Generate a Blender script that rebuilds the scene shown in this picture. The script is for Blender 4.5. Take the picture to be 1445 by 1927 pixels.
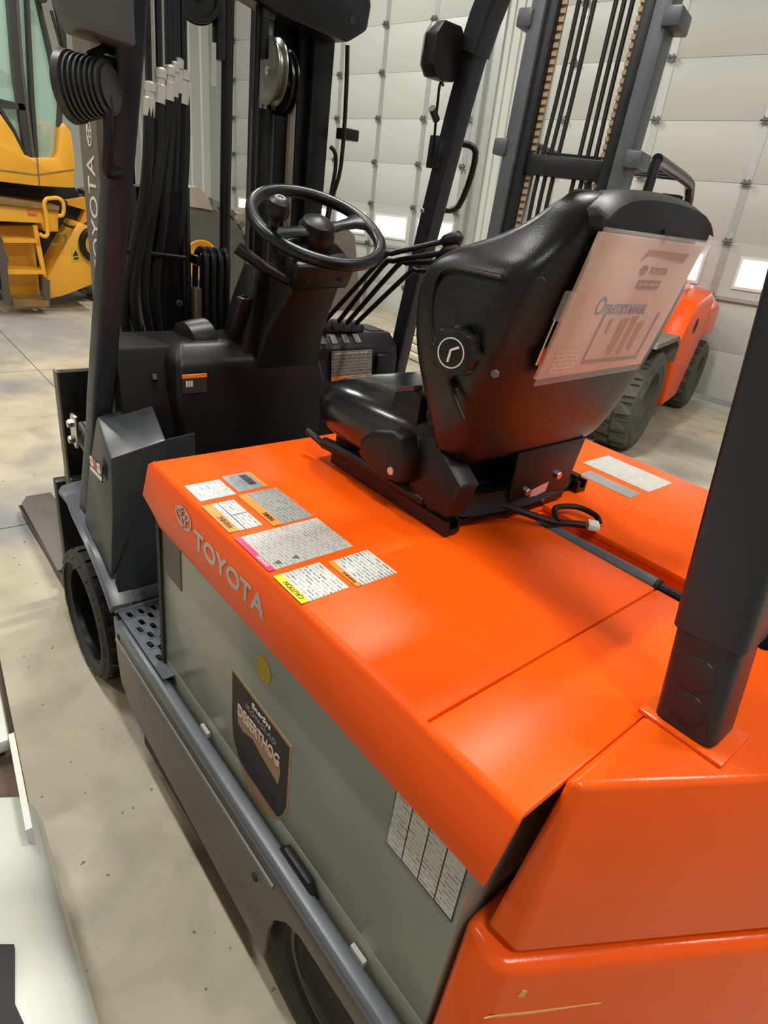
import bpy, bmesh, math, random
from mathutils import Vector, Matrix
random.seed(7)
for o in list(bpy.data.objects): bpy.data.objects.remove(o)
scene = bpy.context.scene
COL = scene.collection

# ------------------------------------------------------------------ camera
# truck frame: +X = forward of the near forklift, +Y = its left, Z up, floor at z = 0
RW = Matrix(((-0.63560874, -0.76051832, 0.13271556),
             (-0.43019382, 0.20616733, -0.87887901),
             (0.64104197, -0.61571659, -0.45821204)))      # world -> camera (x right, y down, z forward)
FPX, IW, IH = 1153.754, 1445.0, 1927.0
CAM = Vector((0, 0, 1.405))
cd = bpy.data.cameras.new('camera')
cd.sensor_fit = 'VERTICAL'; cd.sensor_height = 36.0
cd.lens = FPX * 36.0 / IH
cd.clip_start = 0.02; cd.clip_end = 100
cam = bpy.data.objects.new('camera', cd); COL.objects.link(cam)
RT = RW.transposed()
cx, cy, cz = RT @ Vector((1, 0, 0)), -(RT @ Vector((0, 1, 0))), -(RT @ Vector((0, 0, 1)))
mw = Matrix((cx, cy, cz)).transposed().to_4x4(); mw.translation = CAM
cam.matrix_world = mw
scene.camera = cam

# ------------------------------------------------------------------ light
scene.view_settings.view_transform = 'Standard'
scene.view_settings.look = 'None'
scene.view_settings.gamma = 1.0
scene.view_settings.use_curve_mapping = False
scene.view_settings.exposure = 0.0
w = bpy.data.worlds.new('world'); scene.world = w; w.use_nodes = True
w.node_tree.nodes['Background'].inputs[0].default_value = (0.85, 0.9, 1.0, 1)
w.node_tree.nodes['Background'].inputs[1].default_value = 0.6
def area(name, loc, sx, sy, power, col=(1, 0.985, 0.93), rz=0):
    l = bpy.data.lights.new(name, 'AREA'); l.shape = 'RECTANGLE'; l.size = sx; l.size_y = sy
    l.energy = power; l.color = col
    o = bpy.data.objects.new(name, l); COL.objects.link(o); o.location = loc; o.rotation_euler = (0, 0, rz)
    return o
CEIL = 5.0
LAMPS = [(-1.5, 0.15, 105, 0), (2.4, 0.15, 92, 0), (6.4, 0.15, 130, 0), (-1.3, -2.6, 110, 0), (1.9, -2.0, 150, 1), (6.4, -3.2, 130, 0), (4.0, 3.4, 105, 0)]
for x, y, pw, r90 in LAMPS:
    area('strip_light', (x, y, CEIL - 0.09), 1.2, 0.12, pw, rz=r90 * math.pi / 2)

def at(u, v, axis, val):
    d = RT @ Vector((u - IW / 2, v - IH / 2, FPX))
    i = 'xyz'.index(axis); t = (val - CAM[i]) / d[i]
    return CAM + d * t

# ------------------------------------------------------------------ materials
MATS = {}
def srgb(r, g, b):
    f = lambda c: ((c / 255) / 12.92) if c / 255 <= 0.04045 else (((c / 255) + 0.055) / 1.055) ** 2.4
    return (f(r), f(g), f(b), 1)
def M(name, col, rough=0.5, metal=0.0, coat=0.0, var=0.0, vscale=6.0, bump=0.0, bscale=200.0, spec=0.5, detail=6):
    if name in MATS: return MATS[name]
    m = bpy.data.materials.new(name); m.use_nodes = True; MATS[name] = m
    nt = m.node_tree; b = nt.nodes['Principled BSDF']
    b.inputs['Base Color'].default_value = col
    b.inputs['Roughness'].default_value = rough
    b.inputs['Metallic'].default_value = metal
    b.inputs['Specular IOR Level'].default_value = spec
    if coat: b.inputs['Coat Weight'].default_value = coat; b.inputs['Coat Roughness'].default_value = 0.08
    tc = nt.nodes.new('ShaderNodeTexCoord')
    if var:
        n = nt.nodes.new('ShaderNodeTexNoise'); n.inputs['Scale'].default_value = vscale; n.inputs['Detail'].default_value = detail
        nt.links.new(tc.outputs['Object'], n.inputs['Vector'])
        mr = nt.nodes.new('ShaderNodeMapRange'); mr.inputs[1].default_value = 0.15; mr.inputs[2].default_value = 0.85
        mr.inputs[3].default_value = 1 - var; mr.inputs[4].default_value = 1 + var
        nt.links.new(n.outputs[0], mr.inputs[0])
        mx = nt.nodes.new('ShaderNodeVectorMath'); mx.operation = 'SCALE'; mx.inputs[0].default_value = col[:3]
        nt.links.new(mr.outputs[0], mx.inputs['Scale']); nt.links.new(mx.outputs[0], b.inputs['Base Color'])
        r2 = nt.nodes.new('ShaderNodeMapRange'); r2.inputs[3].default_value = max(0.03, rough - 0.08); r2.inputs[4].default_value = min(1, rough + 0.08)
        nt.links.new(n.outputs[0], r2.inputs[0]); nt.links.new(r2.outputs[0], b.inputs['Roughness'])
    if bump:
        n2 = nt.nodes.new('ShaderNodeTexNoise'); n2.inputs['Scale'].default_value = bscale; n2.inputs['Detail'].default_value = 3
        nt.links.new(tc.outputs['Object'], n2.inputs['Vector'])
        bp = nt.nodes.new('ShaderNodeBump'); bp.inputs['Strength'].default_value = bump; bp.inputs['Distance'].default_value = 0.002
        nt.links.new(n2.outputs[0], bp.inputs['Height']); nt.links.new(bp.outputs[0], b.inputs['Normal'])
    return m
def printed(name, paper, ink, rows=60.0, words=18.0, axis='xy', amount=0.55, rough=0.35):
    """flat print: rows of word-like marks on a coloured label"""
    m = bpy.data.materials.new(name); m.use_nodes = True; nt = m.node_tree; b = nt.nodes['Principled BSDF']
    b.inputs['Roughness'].default_value = rough
    tc = nt.nodes.new('ShaderNodeTexCoord'); sp = nt.nodes.new('ShaderNodeSeparateXYZ'); cb = nt.nodes.new('ShaderNodeCombineXYZ')
    nt.links.new(tc.outputs['Object'], sp.inputs[0])
    nt.links.new(sp.outputs['XYZ'.index(axis[0].upper())], cb.inputs[0]); nt.links.new(sp.outputs['XYZ'.index(axis[1].upper())], cb.inputs[1])
    br = nt.nodes.new('ShaderNodeTexBrick'); br.offset = 0.37; br.squash = 1.0
    br.inputs['Color1'].default_value = (1, 1, 1, 1); br.inputs['Color2'].default_value = (0.35, 0.35, 0.35, 1); br.inputs['Mortar'].default_value = (0, 0, 0, 1)
    br.inputs['Scale'].default_value = 1.0; br.inputs['Mortar Size'].default_value = 0.32 / rows; br.inputs['Mortar Smooth'].default_value = 0.1
    br.inputs['Brick Width'].default_value = 1.0 / words; br.inputs['Row Height'].default_value = 1.0 / rows
    nt.links.new(cb.outputs[0], br.inputs['Vector'])
    n = nt.nodes.new('ShaderNodeTexNoise'); n.inputs['Scale'].default_value = 45; nt.links.new(tc.outputs['Object'], n.inputs['Vector'])
    n3 = nt.nodes.new('ShaderNodeTexNoise'); n3.inputs['Scale'].default_value = 420; nt.links.new(tc.outputs['Object'], n3.inputs['Vector'])
    gt = nt.nodes.new('ShaderNodeMapRange'); gt.inputs[1].default_value = 0.30; gt.inputs[2].default_value = 0.42; nt.links.new(n.outputs[0], gt.inputs[0])
    g3 = nt.nodes.new('ShaderNodeMapRange'); g3.inputs[1].default_value = 0.36; g3.inputs[2].default_value = 0.48; nt.links.new(n3.outputs[0], g3.inputs[0])
    mu = nt.nodes.new('ShaderNodeMath'); mu.operation = 'MULTIPLY'; nt.links.new(br.outputs[0], mu.inputs[0]); nt.links.new(gt.outputs[0], mu.inputs[1])
    m2 = nt.nodes.new('ShaderNodeMath'); m2.operation = 'MULTIPLY'; nt.links.new(mu.outputs[0], m2.inputs[0]); nt.links.new(g3.outputs[0], m2.inputs[1])
    m3 = nt.nodes.new('ShaderNodeMath'); m3.operation = 'MULTIPLY'; m3.inputs[1].default_value = amount; nt.links.new(m2.outputs[0], m3.inputs[0])
    mix = nt.nodes.new('ShaderNodeMix'); mix.data_type = 'RGBA'
    mix.inputs[6].default_value = paper; mix.inputs[7].default_value = ink
    nt.links.new(m3.outputs[0], mix.inputs[0]); nt.links.new(mix.outputs[2], b.inputs['Base Color'])
    return m
def emit(name, col, s):
    m = bpy.data.materials.new(name); m.use_nodes = True; b = m.node_tree.nodes['Principled BSDF']
    b.inputs['Base Color'].default_value = col; b.inputs['Emission Color'].default_value = col; b.inputs['Emission Strength'].default_value = s
    return m
def glassy(name, col, alpha, rough=0.08):
    m = M(name, col, rough); b = m.node_tree.nodes['Principled BSDF']; b.inputs['Alpha'].default_value = alpha
    return m

ORANGE = M('orange_paint', (0.86, 0.088, 0.002, 1), 0.36, coat=0.0, var=0.05, vscale=5, bump=0.03, bscale=300, spec=0.17)
ORANGE_CW = M('orange_cast_paint', (0.74, 0.086, 0.005, 1), 0.20, coat=0.0, var=0.06, vscale=7, bump=0.12, bscale=90, spec=0.25)
DGREY = M('dark_grey_paint', (0.026, 0.029, 0.034, 1), 0.38, var=0.12, vscale=14, bump=0.05, bscale=400)
FRAMEG = M('frame_grey_paint', (0.092, 0.103, 0.122, 1), 0.32, var=0.15, vscale=20)
SKIRT = M('skirt_grey_brown', (0.118, 0.104, 0.084, 1), 0.42, var=0.2, vscale=12)
BLACKP = M('black_plastic', (0.006, 0.0055, 0.0058, 1), 0.42, spec=0.35, var=0.1, vscale=20, bump=0.06, bscale=900)
DASHP = M('dash_plastic', (0.009, 0.0085, 0.0085, 1), 0.38, spec=0.28, bump=0.08, bscale=900)
VINYL = M('black_vinyl', (0.006, 0.006, 0.0065, 1), 0.32, spec=0.42, var=0.1, vscale=30, bump=0.12, bscale=500)
RUBBER = M('rubber', (0.030, 0.029, 0.027, 1), 0.72, var=0.25, vscale=18, bump=0.2, bscale=160)
DUSTYRUB = M('dusty_rubber', (0.075, 0.073, 0.062, 1), 0.85, var=0.3, vscale=9, bump=0.3, bscale=120)
HOSE = M('hose_rubber', (0.005, 0.005, 0.005, 1), 0.45, spec=0.35)
STEEL = M('bright_steel', (0.62, 0.61, 0.58, 1), 0.28, 1.0, var=0.1, vscale=60)
ROD = M('chrome_rod', (0.35, 0.35, 0.35, 1), 0.18, 1.0)
GREASE = M('black_mast_steel', (0.006, 0.006, 0.007, 1), 0.34, 0.0, spec=0.35, var=0.3, vscale=9, bump=0.1, bscale=120)
MASTBR = M('mast_side_brown_grey', (0.15, 0.120, 0.092, 1), 0.5, var=0.15, vscale=8)
GREYGREEN = M('battery_grey_green', (0.225, 0.232, 0.190, 1), 0.32, coat=0.1, var=0.14, vscale=5, bump=0.06, bscale=30)
SILVERINK = M('silver_lettering', (0.42, 0.40, 0.37, 1), 0.35, 0.2)
WHITEINK = M('white_ink', (0.72, 0.72, 0.68, 1), 0.5)
BLACKINK = M('black_ink', (0.02, 0.018, 0.016, 1), 0.4)
YELLOWINK = M('yellow_ink', (0.85, 0.60, 0.01, 1), 0.4)
ORANGEINK = M('orange_ink', (0.90, 0.22, 0.015, 1), 0.4)
PINKINK = M('pink_ink', (0.80, 0.035, 0.13, 1), 0.4)
REDINK = M('red_ink', (0.75, 0.09, 0.03, 1), 0.4)
TAN = M('tan_decal', (0.33, 0.20, 0.11, 1), 0.5, var=0.15, vscale=60)
LOADERY = M('loader_yellow', (0.75, 0.36, 0.022, 1), 0.40, var=0.12, vscale=3, bump=0.03)
LOADERD = M('loader_dirty_steel', (0.20, 0.12, 0.035, 1), 0.6, var=0.4, vscale=7)
DARK = M('deep_dark', (0.008, 0.008, 0.008, 1), 0.7)
WHITEP = M('white_paint', (0.52, 0.54, 0.485, 1), 0.25, coat=0.3)
PALESTEEL = M('galvanised', (0.50, 0.52, 0.51, 1), 0.42, 0.55, var=0.1, vscale=30)
HINGE = M('hinge_steel', (0.15, 0.16, 0.17, 1), 0.45, 0.6)
GLASSG = glassy('green_cab_glass', (0.46, 0.66, 0.58, 1), 0.55)
CLEAR = glassy('clear_plastic', (0.80, 0.80, 0.80, 1), 0.16, 0.12)

# ------------------------------------------------------------------ mesh helpers
class G:
    def __init__(s): s.bm = bmesh.new()
    def poly(s, verts, faces):
        vs = [s.bm.verts.new(v) for v in verts]
        out = []
        for f in faces:
            try: out.append(s.bm.faces.new([vs[i] for i in f]))
            except ValueError: pass
        return s
    def box(s, c, d, rot=None):
        c = Vector(c); h = Vector(d) / 2
        vs = [Vector((x, y, z)) for x in (-h.x, h.x) for y in (-h.y, h.y) for z in (-h.z, h.z)]
        if rot is not None: vs = [rot @ v for v in vs]
        return s.poly([v + c for v in vs], [(0, 1, 3, 2), (4, 6, 7, 5), (0, 4, 5, 1), (2, 3, 7, 6), (0, 2, 6, 4), (1, 5, 7, 3)])
    def bb(s, x0, x1, y0, y1, z0, z1):
        return s.box(((x0 + x1) / 2, (y0 + y1) / 2, (z0 + z1) / 2), (abs(x1 - x0), abs(y1 - y0), abs(z1 - z0)))
    def loft(s, rings, cap=True, closed=False):
        n = len(rings[0]); vs = []; fs = []
        for r in rings: vs += [Vector(p) for p in r]
        m = len(rings)
        for i in range(m if closed else m - 1):
            for j in range(n):
                a, b = i * n + j, i * n + (j + 1) % n
                c, d = ((i + 1) % m) * n + (j + 1) % n, ((i + 1) % m) * n + j
                fs.append((a, b, c, d))
        if cap and not closed:
            fs.append(tuple(range(n))[::-1]); fs.append(tuple(range((m - 1) * n, m * n)))
        return s.poly(vs, fs)
    def prism(s, pts, axis, a, b):
        mk = {'x': lambda p, t: (t, p[0], p[1]), 'y': lambda p, t: (p[0], t, p[1]), 'z': lambda p, t: (p[0], p[1], t)}[axis]
        return s.loft([[mk(p, a) for p in pts], [mk(p, b) for p in pts]])
    def tube(s, pts, r, n=10, sub=0, closed=False):
        pts = [Vector(p) for p in pts]
        if sub: pts = catmull(pts, sub, closed)
        rs = r if isinstance(r, (list, tuple)) else None
        m = len(pts); rings = []
        prev = None
        for i in range(m):
            if closed: t = pts[(i + 1) % m] - pts[i - 1]
            else: t = pts[min(i + 1, m - 1)] - pts[max(i - 1, 0)]
            t.normalize()
            if prev is None:
                a = Vector((0, 0, 1)) if abs(t.z) < 0.9 else Vector((1, 0, 0))
                nrm = (a - t * a.dot(t)).normalized()
            else:
                nrm = (prev - t * prev.dot(t)).normalized()
            prev = nrm; bi = t.cross(nrm)
            rr = r if rs is None else rs[0] + (rs[1] - rs[0]) * i / (m - 1)
            rings.append([pts[i] + nrm * (rr * math.cos(2 * math.pi * k / n)) + bi * (rr * math.sin(2 * math.pi * k / n)) for k in range(n)])
        return s.loft(rings, closed=closed)
    def lathe(s, prof, o, ax, n=32, closed=False):
        o = Vector(o); ax = Vector(ax).normalized()
        a = Vector((0, 0, 1)) if abs(ax.z) < 0.9 else Vector((1, 0, 0))
        e1 = (a - ax * a.dot(ax)).normalized(); e2 = ax.cross(e1)
        rings = []
        for r, h in prof:
            rings.append([o + ax * h + e1 * (max(r, 1e-4) * math.cos(2 * math.pi * k / n)) + e2 * (max(r, 1e-4) * math.sin(2 * math.pi * k / n)) for k in range(n)])
        return s.loft(rings, closed=closed)
    def obj(s, name, mat, parent=None, bev=0.0, seg=2, sub=0, smooth=True, ang=35, label=None, stuff=False):
        bm = s.bm
        bmesh.ops.recalc_face_normals(bm, faces=bm.faces)
        if bev:
            es = [e for e in bm.edges if len(e.link_faces) == 2 and e.calc_face_angle(0) > math.radians(25)]
            bmesh.ops.bevel(bm, geom=es, offset=bev, segments=seg, affect='EDGES', profile=0.5, clamp_overlap=True)
        for f in bm.faces: f.smooth = smooth
        if smooth and not sub:
            for e in bm.edges:
                if len(e.link_faces) == 2 and e.calc_face_angle(0) > math.radians(ang): e.smooth = False
        me = bpy.data.meshes.new(name); bm.to_mesh(me); bm.free()
        me.materials.append(mat)
        return link(name, me, parent, sub, label, stuff)
def link(name, me, parent=None, sub=0, label=None, stuff=False):
    o = bpy.data.objects.new(name, me); COL.objects.link(o)
    if parent is not None:
        o.parent = parent; o.matrix_parent_inverse = wm(parent).inverted()
    if sub:
        md = o.modifiers.new('sub', 'SUBSURF'); md.levels = sub; md.render_levels = sub
    if label: o['label'] = label
    if stuff: o['kind'] = 'stuff'
    return o
def wm(o):
    m = o.matrix_basis.copy()
    if o.parent: m = wm(o.parent) @ o.matrix_parent_inverse @ m
    return m
def catmull(p, k, closed=False):
    out = []; m = len(p)
    for i in range(m if closed else m - 1):
        if closed: a, b, c, d = p[i - 1], p[i], p[(i + 1) % m], p[(i + 2) % m]
        else: a, b, c, d = p[max(i - 1, 0)], p[i], p[i + 1], p[min(i + 2, m - 1)]
        for j in range(k):
            t = j / k
            out.append(0.5 * ((2 * b) + (c - a) * t + (2 * a - 5 * b + 4 * c - d) * t * t + (3 * b - a - 3 * c + d) * t ** 3))
    if not closed: out.append(p[-1])
    return out
def thing(name, label, cat, loc, group=None):
    o = bpy.data.objects.new(name, None); COL.objects.link(o); o.location = loc; o.empty_display_size = 0.1
    return tag(o, label, cat, group)
def tag(o, label, cat, group=None):
    o['label'] = label; o['category'] = cat
    if group: o['group'] = group
    return o
def struct(o, label=None):
    o['kind'] = 'structure'
    if label: o['label'] = label
    return o
def frame(o, xd, yd):
    xd = Vector(xd).normalized(); yd = Vector(yd); yd = (yd - xd * yd.dot(xd)).normalized(); zd = xd.cross(yd)
    m = Matrix((xd, yd, zd)).transposed().to_4x4(); m.translation = Vector(o); return m
def text(name, s, mat, parent, o, xd, yd, size, width=None, bold=0.0, depth=0.0004, align='LEFT', label=None):
    c = bpy.data.curves.new(name, 'FONT'); c.body = s; c.size = 1.0; c.offset = bold; c.extrude = depth / size; c.align_x = 'LEFT'; c.resolution_u = 3
    t = bpy.data.objects.new('tmp', c); COL.objects.link(t)
    dg = bpy.context.evaluated_depsgraph_get(); dg.update()
    me = bpy.data.meshes.new_from_object(t.evaluated_get(dg)); bpy.data.objects.remove(t)
    xs = [v.co.x for v in me.vertices]; ys = [v.co.y for v in me.vertices]
    x0, x1, y0, y1 = min(xs), max(xs), min(ys), max(ys)
    sy = size / (y1 - y0); sx = (width / (x1 - x0)) if width else sy
    off = 0 if align == 'LEFT' else (x1 - x0) * sx / 2
    fm = frame(o, xd, yd)
    for v in me.vertices:
        v.co = fm @ Vector(((v.co.x - x0) * sx - off, (v.co.y - y0) * sy, v.co.z * size))
    me.materials.clear(); me.materials.append(mat)
    return link(name, me, parent, label=label)
def plate(name, outer, holes, th, mat, parent, fm, label=None):
    """flat plate with real holes: outer and holes are 2-D loops in frame fm"""
    c = bpy.data.curves.new(name, 'CURVE'); c.dimensions = '2D'; c.fill_mode = 'BOTH'; c.extrude = th / 2
    for lp in [outer] + list(holes):
        sp = c.splines.new('POLY'); sp.points.add(len(lp) - 1); sp.use_cyclic_u = True
        for q, pnt in zip(lp, sp.points): pnt.co = (q[0], q[1], 0, 1)
    t = bpy.data.objects.new('tmp', c); COL.objects.link(t)
    dg = bpy.context.evaluated_depsgraph_get(); dg.update()
    me = bpy.data.meshes.new_from_object(t.evaluated_get(dg)); bpy.data.objects.remove(t)
    me.transform(fm); me.materials.clear(); me.materials.append(mat)
    return link(name, me, parent, label=label)
def capsule(cx, cy, w, h, n=5, rot=0):
    r = min(w, h) * 0.42; pts = []
    for qx, qy, a0 in ((1, 1, 0), (-1, 1, 90), (-1, -1, 180), (1, -1, 270)):
        for k in range(n + 1):
            a = math.radians(a0 + 90 * k / n)
            pts.append((qx * (w / 2 - r) + r * math.cos(a), qy * (h / 2 - r) + r * math.sin(a)))
    c, s = math.cos(rot), math.sin(rot)
    return [(cx + x * c - y * s, cy + x * s + y * c) for x, y in pts]
def flat(name, pts, mat, parent, lift=(0, 0, 0.0012), label=None, stuff=False):
    """thin sheet (label, decal) with a thickness, lying on a surface"""
    pts = [Vector(p) for p in pts]; l = Vector(lift)
    return G().loft([[p + l * 0.05 for p in pts], [p + l for p in pts]]).obj(name, mat, parent, label=label, stuff=stuff, smooth=False)
def bolt(parent, o, ax, r=0.008, mat=STEEL, h=None):
    h = h or r * 0.8
    return G().lathe([(r, 0), (r, h * 0.8), (r * 0.85, h)], o, ax, 6).obj('bolt', mat, parent)

# ================================================================== SETTING
def concrete():
    m = bpy.data.materials.new('concrete'); m.use_nodes = True; nt = m.node_tree; b = nt.nodes['Principled BSDF']
    tc = nt.nodes.new('ShaderNodeTexCoord')
    def noise(sc, det, lo, hi, dist=0.0):
        n = nt.nodes.new('ShaderNodeTexNoise'); n.inputs['Scale'].default_value = sc; n.inputs['Detail'].default_value = det; n.inputs['Distortion'].default_value = dist
        nt.links.new(tc.outputs['Object'], n.inputs['Vector'])
        r = nt.nodes.new('ShaderNodeMapRange'); r.inputs[1].default_value = lo; r.inputs[2].default_value = hi
        nt.links.new(n.outputs[0], r.inputs[0]); return r.outputs[0]
    def mix(fac, a, bcol):
        x = nt.nodes.new('ShaderNodeMix'); x.data_type = 'RGBA'
        nt.links.new(fac, x.inputs[0])
        if isinstance(a, tuple): x.inputs[6].default_value = a
        else: nt.links.new(a, x.inputs[6])
        x.inputs[7].default_value = bcol
        return x.outputs[2]
    c = mix(noise(1.3, 8, 0.3, 0.7, 0.6), (0.49, 0.43, 0.315, 1), (0.375, 0.335, 0.255, 1))
    c = mix(noise(6.0, 8, 0.45, 0.75, 0.4), c, (0.31, 0.27, 0.20, 1))
    c = mix(noise(0.55, 5, 0.56, 0.72, 1.0), c, (0.20, 0.20, 0.20, 1))
    c = mix(noise(38, 2, 0.70, 0.74), c, (0.10, 0.085, 0.07, 1))
    def spot(x, y, rad, nz=0.5):
        sp_ = nt.nodes.new('ShaderNodeVectorMath'); sp_.operation = 'DISTANCE'; sp_.inputs[1].default_value = (x, y, 0)
        nt.links.new(tc.outputs['Object'], sp_.inputs[0])
        n_ = nt.nodes.new('ShaderNodeTexNoise'); n_.inputs['Scale'].default_value = 2.6; n_.inputs['Detail'].default_value = 6; nt.links.new(tc.outputs['Object'], n_.inputs['Vector'])
        a_ = nt.nodes.new('ShaderNodeMath'); a_.operation = 'MULTIPLY_ADD'; a_.inputs[1].default_value = 2.0 * rad * nz * 2; nt.links.new(n_.outputs[0], a_.inputs[0]); nt.links.new(sp_.outputs['Value'], a_.inputs[2])
        r_ = nt.nodes.new('ShaderNodeMapRange'); r_.inputs[1].default_value = rad * 2.1; r_.inputs[2].default_value = rad * 1.2; r_.inputs[3].default_value = 0.0; r_.inputs[4].default_value = 0.75
        nt.links.new(a_.outputs[0], r_.inputs[0]); return r_.outputs[0]
    c = mix(spot(5.7, -1.3, 0.9), c, (0.20, 0.205, 0.22, 1))  # dark bluish wet-floor reflection by the loader, put into the colour
    c = mix(spot(1.75, -4.75, 0.35), c, (0.17, 0.155, 0.14, 1))
    c = mix(spot(1.55, -4.1, 0.25), c, (0.19, 0.175, 0.155, 1))
    nt.links.new(c, b.inputs['Base Color'])
    b.inputs['Specular IOR Level'].default_value = 0.45
    r = nt.nodes.new('ShaderNodeMapRange'); r.inputs[3].default_value = 0.28; r.inputs[4].default_value = 0.62
    nt.links.new(noise(2.2, 6, 0.3, 0.7, 0.5), r.inputs[0]); nt.links.new(r.outputs[0], b.inputs['Roughness'])
    bp = nt.nodes.new('ShaderNodeBump'); bp.inputs['Strength'].default_value = 0.12; bp.inputs['Distance'].default_value = 0.004
    nt.links.new(noise(9, 8, 0.2, 0.8), bp.inputs['Height']); nt.links.new(bp.outputs[0], b.inputs['Normal'])
    return m
CONC = concrete()
JOINT = M('joint_filler', (0.05, 0.045, 0.04, 1), 0.9)
floor = struct(G().bb(-5, 13, -8.2, 6, -0.10, -0.012).obj('floor', JOINT), 'mottled beige concrete shop floor with control joints')
XS = [-5, -1.75, 0.4, 2.55, 4.68, 6.85, 9.0, 13]; YS = [-8.2, -5.3, -3.15, -1.0, 1.15, 3.3, 6]
for i in range(len(XS) - 1):
    for j in range(len(YS) - 1):
        G().bb(XS[i] + 0.003, XS[i + 1] - 0.003, YS[j] + 0.003, YS[j + 1] - 0.003, -0.06, 0.0).obj('slab', CONC, floor)

WALLW = M('white_wall_sheet', (0.55, 0.565, 0.52, 1), 0.45, var=0.03, vscale=2)
DOORW = M('door_panel_white', (0.50, 0.515, 0.475, 1), 0.42, var=0.035, vscale=1.5)
CEILM = M('ceiling_sheet', (0.62, 0.62, 0.58, 1), 0.6)
struct(G().bb(-5, 13, -8.2, 6, CEIL, CEIL + 0.1).obj('ceiling', CEILM), 'white sheet ceiling')
struct(G().bb(-5.1, -5, -8.2, 6, 0, CEIL).obj('wall_rear', WALLW), 'white wall behind the photographer')
struct(G().bb(-5, 13, 6, 6.1, 0, CEIL).obj('wall_left', WALLW), 'white wall on the far side of the loader bay')
struct(G().bb(13, 13.1, -8.2, 6, 0, CEIL).obj('wall_front', WALLW), 'white wall beyond the yellow loader')
WP = Vector((6.660, -5.671, 3.145)); YAW = -2.979; TILT = 0.039
wd0 = Vector((math.cos(YAW), math.sin(YAW), 0)); WN = wd0.cross(Vector((0, 0, 1)))
WD = wd0 * math.cos(TILT) + Vector((0, 0, 1)) * math.sin(TILT); WU = WN.cross(WD)
WF = frame(WP, WD, WU)
RH = 0.469
def hfloor(s): return -(WP.z + math.sin(TILT) * s) / WU.z
def wq(s, h, o): 
    p = WF @ Vector((s, h, o)); 
    return Vector((p.x, p.y, max(p.z, 0.0)))
def wbox(g, s0, s1, h0, h1, o0, o1):
    a, b = max(h0, hfloor(s0)), max(h0, hfloor(s1))
    q = [(s0, a), (s1, b), (s1, h1), (s0, h1)]
    return g.loft([[wq(s, h, o0) for s, h in q], [wq(s, h, o1) for s, h in q]])
def ribbed(name, s0, s1, pitch, h1, label):
    g = G(); prof = []
    s = s0
    while s < s1 - 1e-3:
        e = min(s + pitch, s1)
        prof += [(s, 0.0), (s + pitch * 0.55, 0.0), (s + pitch * 0.62, 0.022), (s + pitch * 0.80, 0.022), (s + pitch * 0.87, 0.0)]
        s += pitch
    prof = [(min(a, s1), o) for a, o in prof] + [(s1, 0.0), (s1, -0.06), (s0, -0.06)]
    rings = [[wq(a, hfloor(a) + 0.001, o) for a, o in prof], [wq(a, h1, o) for a, o in prof]]
    return struct(g.loft(rings).obj(name, WALLW, smooth=False), label)
HT = 1.9
ribbed('wall_back', -7.3, -3.80, 0.30, HT, 'white ribbed steel wall left of the overhead doors')
ribbed('wall_back', 1.28, 1.80, 0.105, HT, 'narrow white ribbed steel wall between the two overhead doors')
g = G(); wbox(g, -3.80, -3.62, -5, HT, -0.06, 0.04); wbox(g, -3.55, -3.44, -5, HT, -0.02, 0.07)
struct(g.obj('trim_1', PALESTEEL), 'galvanised track at the left edge of the left overhead door')
g = G(); wbox(g, 1.05, 1.28, -5, HT, -0.06, 0.03); wbox(g, 1.10, 1.16, -5, HT, 0.03, 0.10)
struct(g.obj('trim_2', PALESTEEL), 'steel jamb at the right edge of the left overhead door')
g = G(); wbox(g, 1.80, 1.90, -5, HT, -0.06, 0.035)
struct(g.obj('trim_3', PALESTEEL), 'steel jamb at the left edge of the right overhead door')
WINW = emit('daylight_pane', (0.95, 0.98, 1.0, 1), 3.2)
WINF = M('window_frame_white', (0.72, 0.73, 0.70, 1), 0.4)
hinge_me = None
def hinge(parent, s, h):
    global hinge_me
    if hinge_me is None:
        g = G(); g.box((0, 0, 0.012), (0.050, 0.040, 0.012)); g.box((-0.022, 0, 0.016), (0.012, 0.060, 0.016)); g.box((0.022, 0, 0.016), (0.012, 0.060, 0.016))
        g.tube([(-0.045, 0, 0.018), (0.045, 0, 0.018)], 0.009, 8)
        o = g.obj('hinge', HINGE); hinge_me = o.data; bpy.data.objects.remove(o)
    o = bpy.data.objects.new('hinge', hinge_me); COL.objects.link(o); o.parent = parent; o.matrix_basis = WF @ Matrix.Translation((s, h, 0.022))
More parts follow.
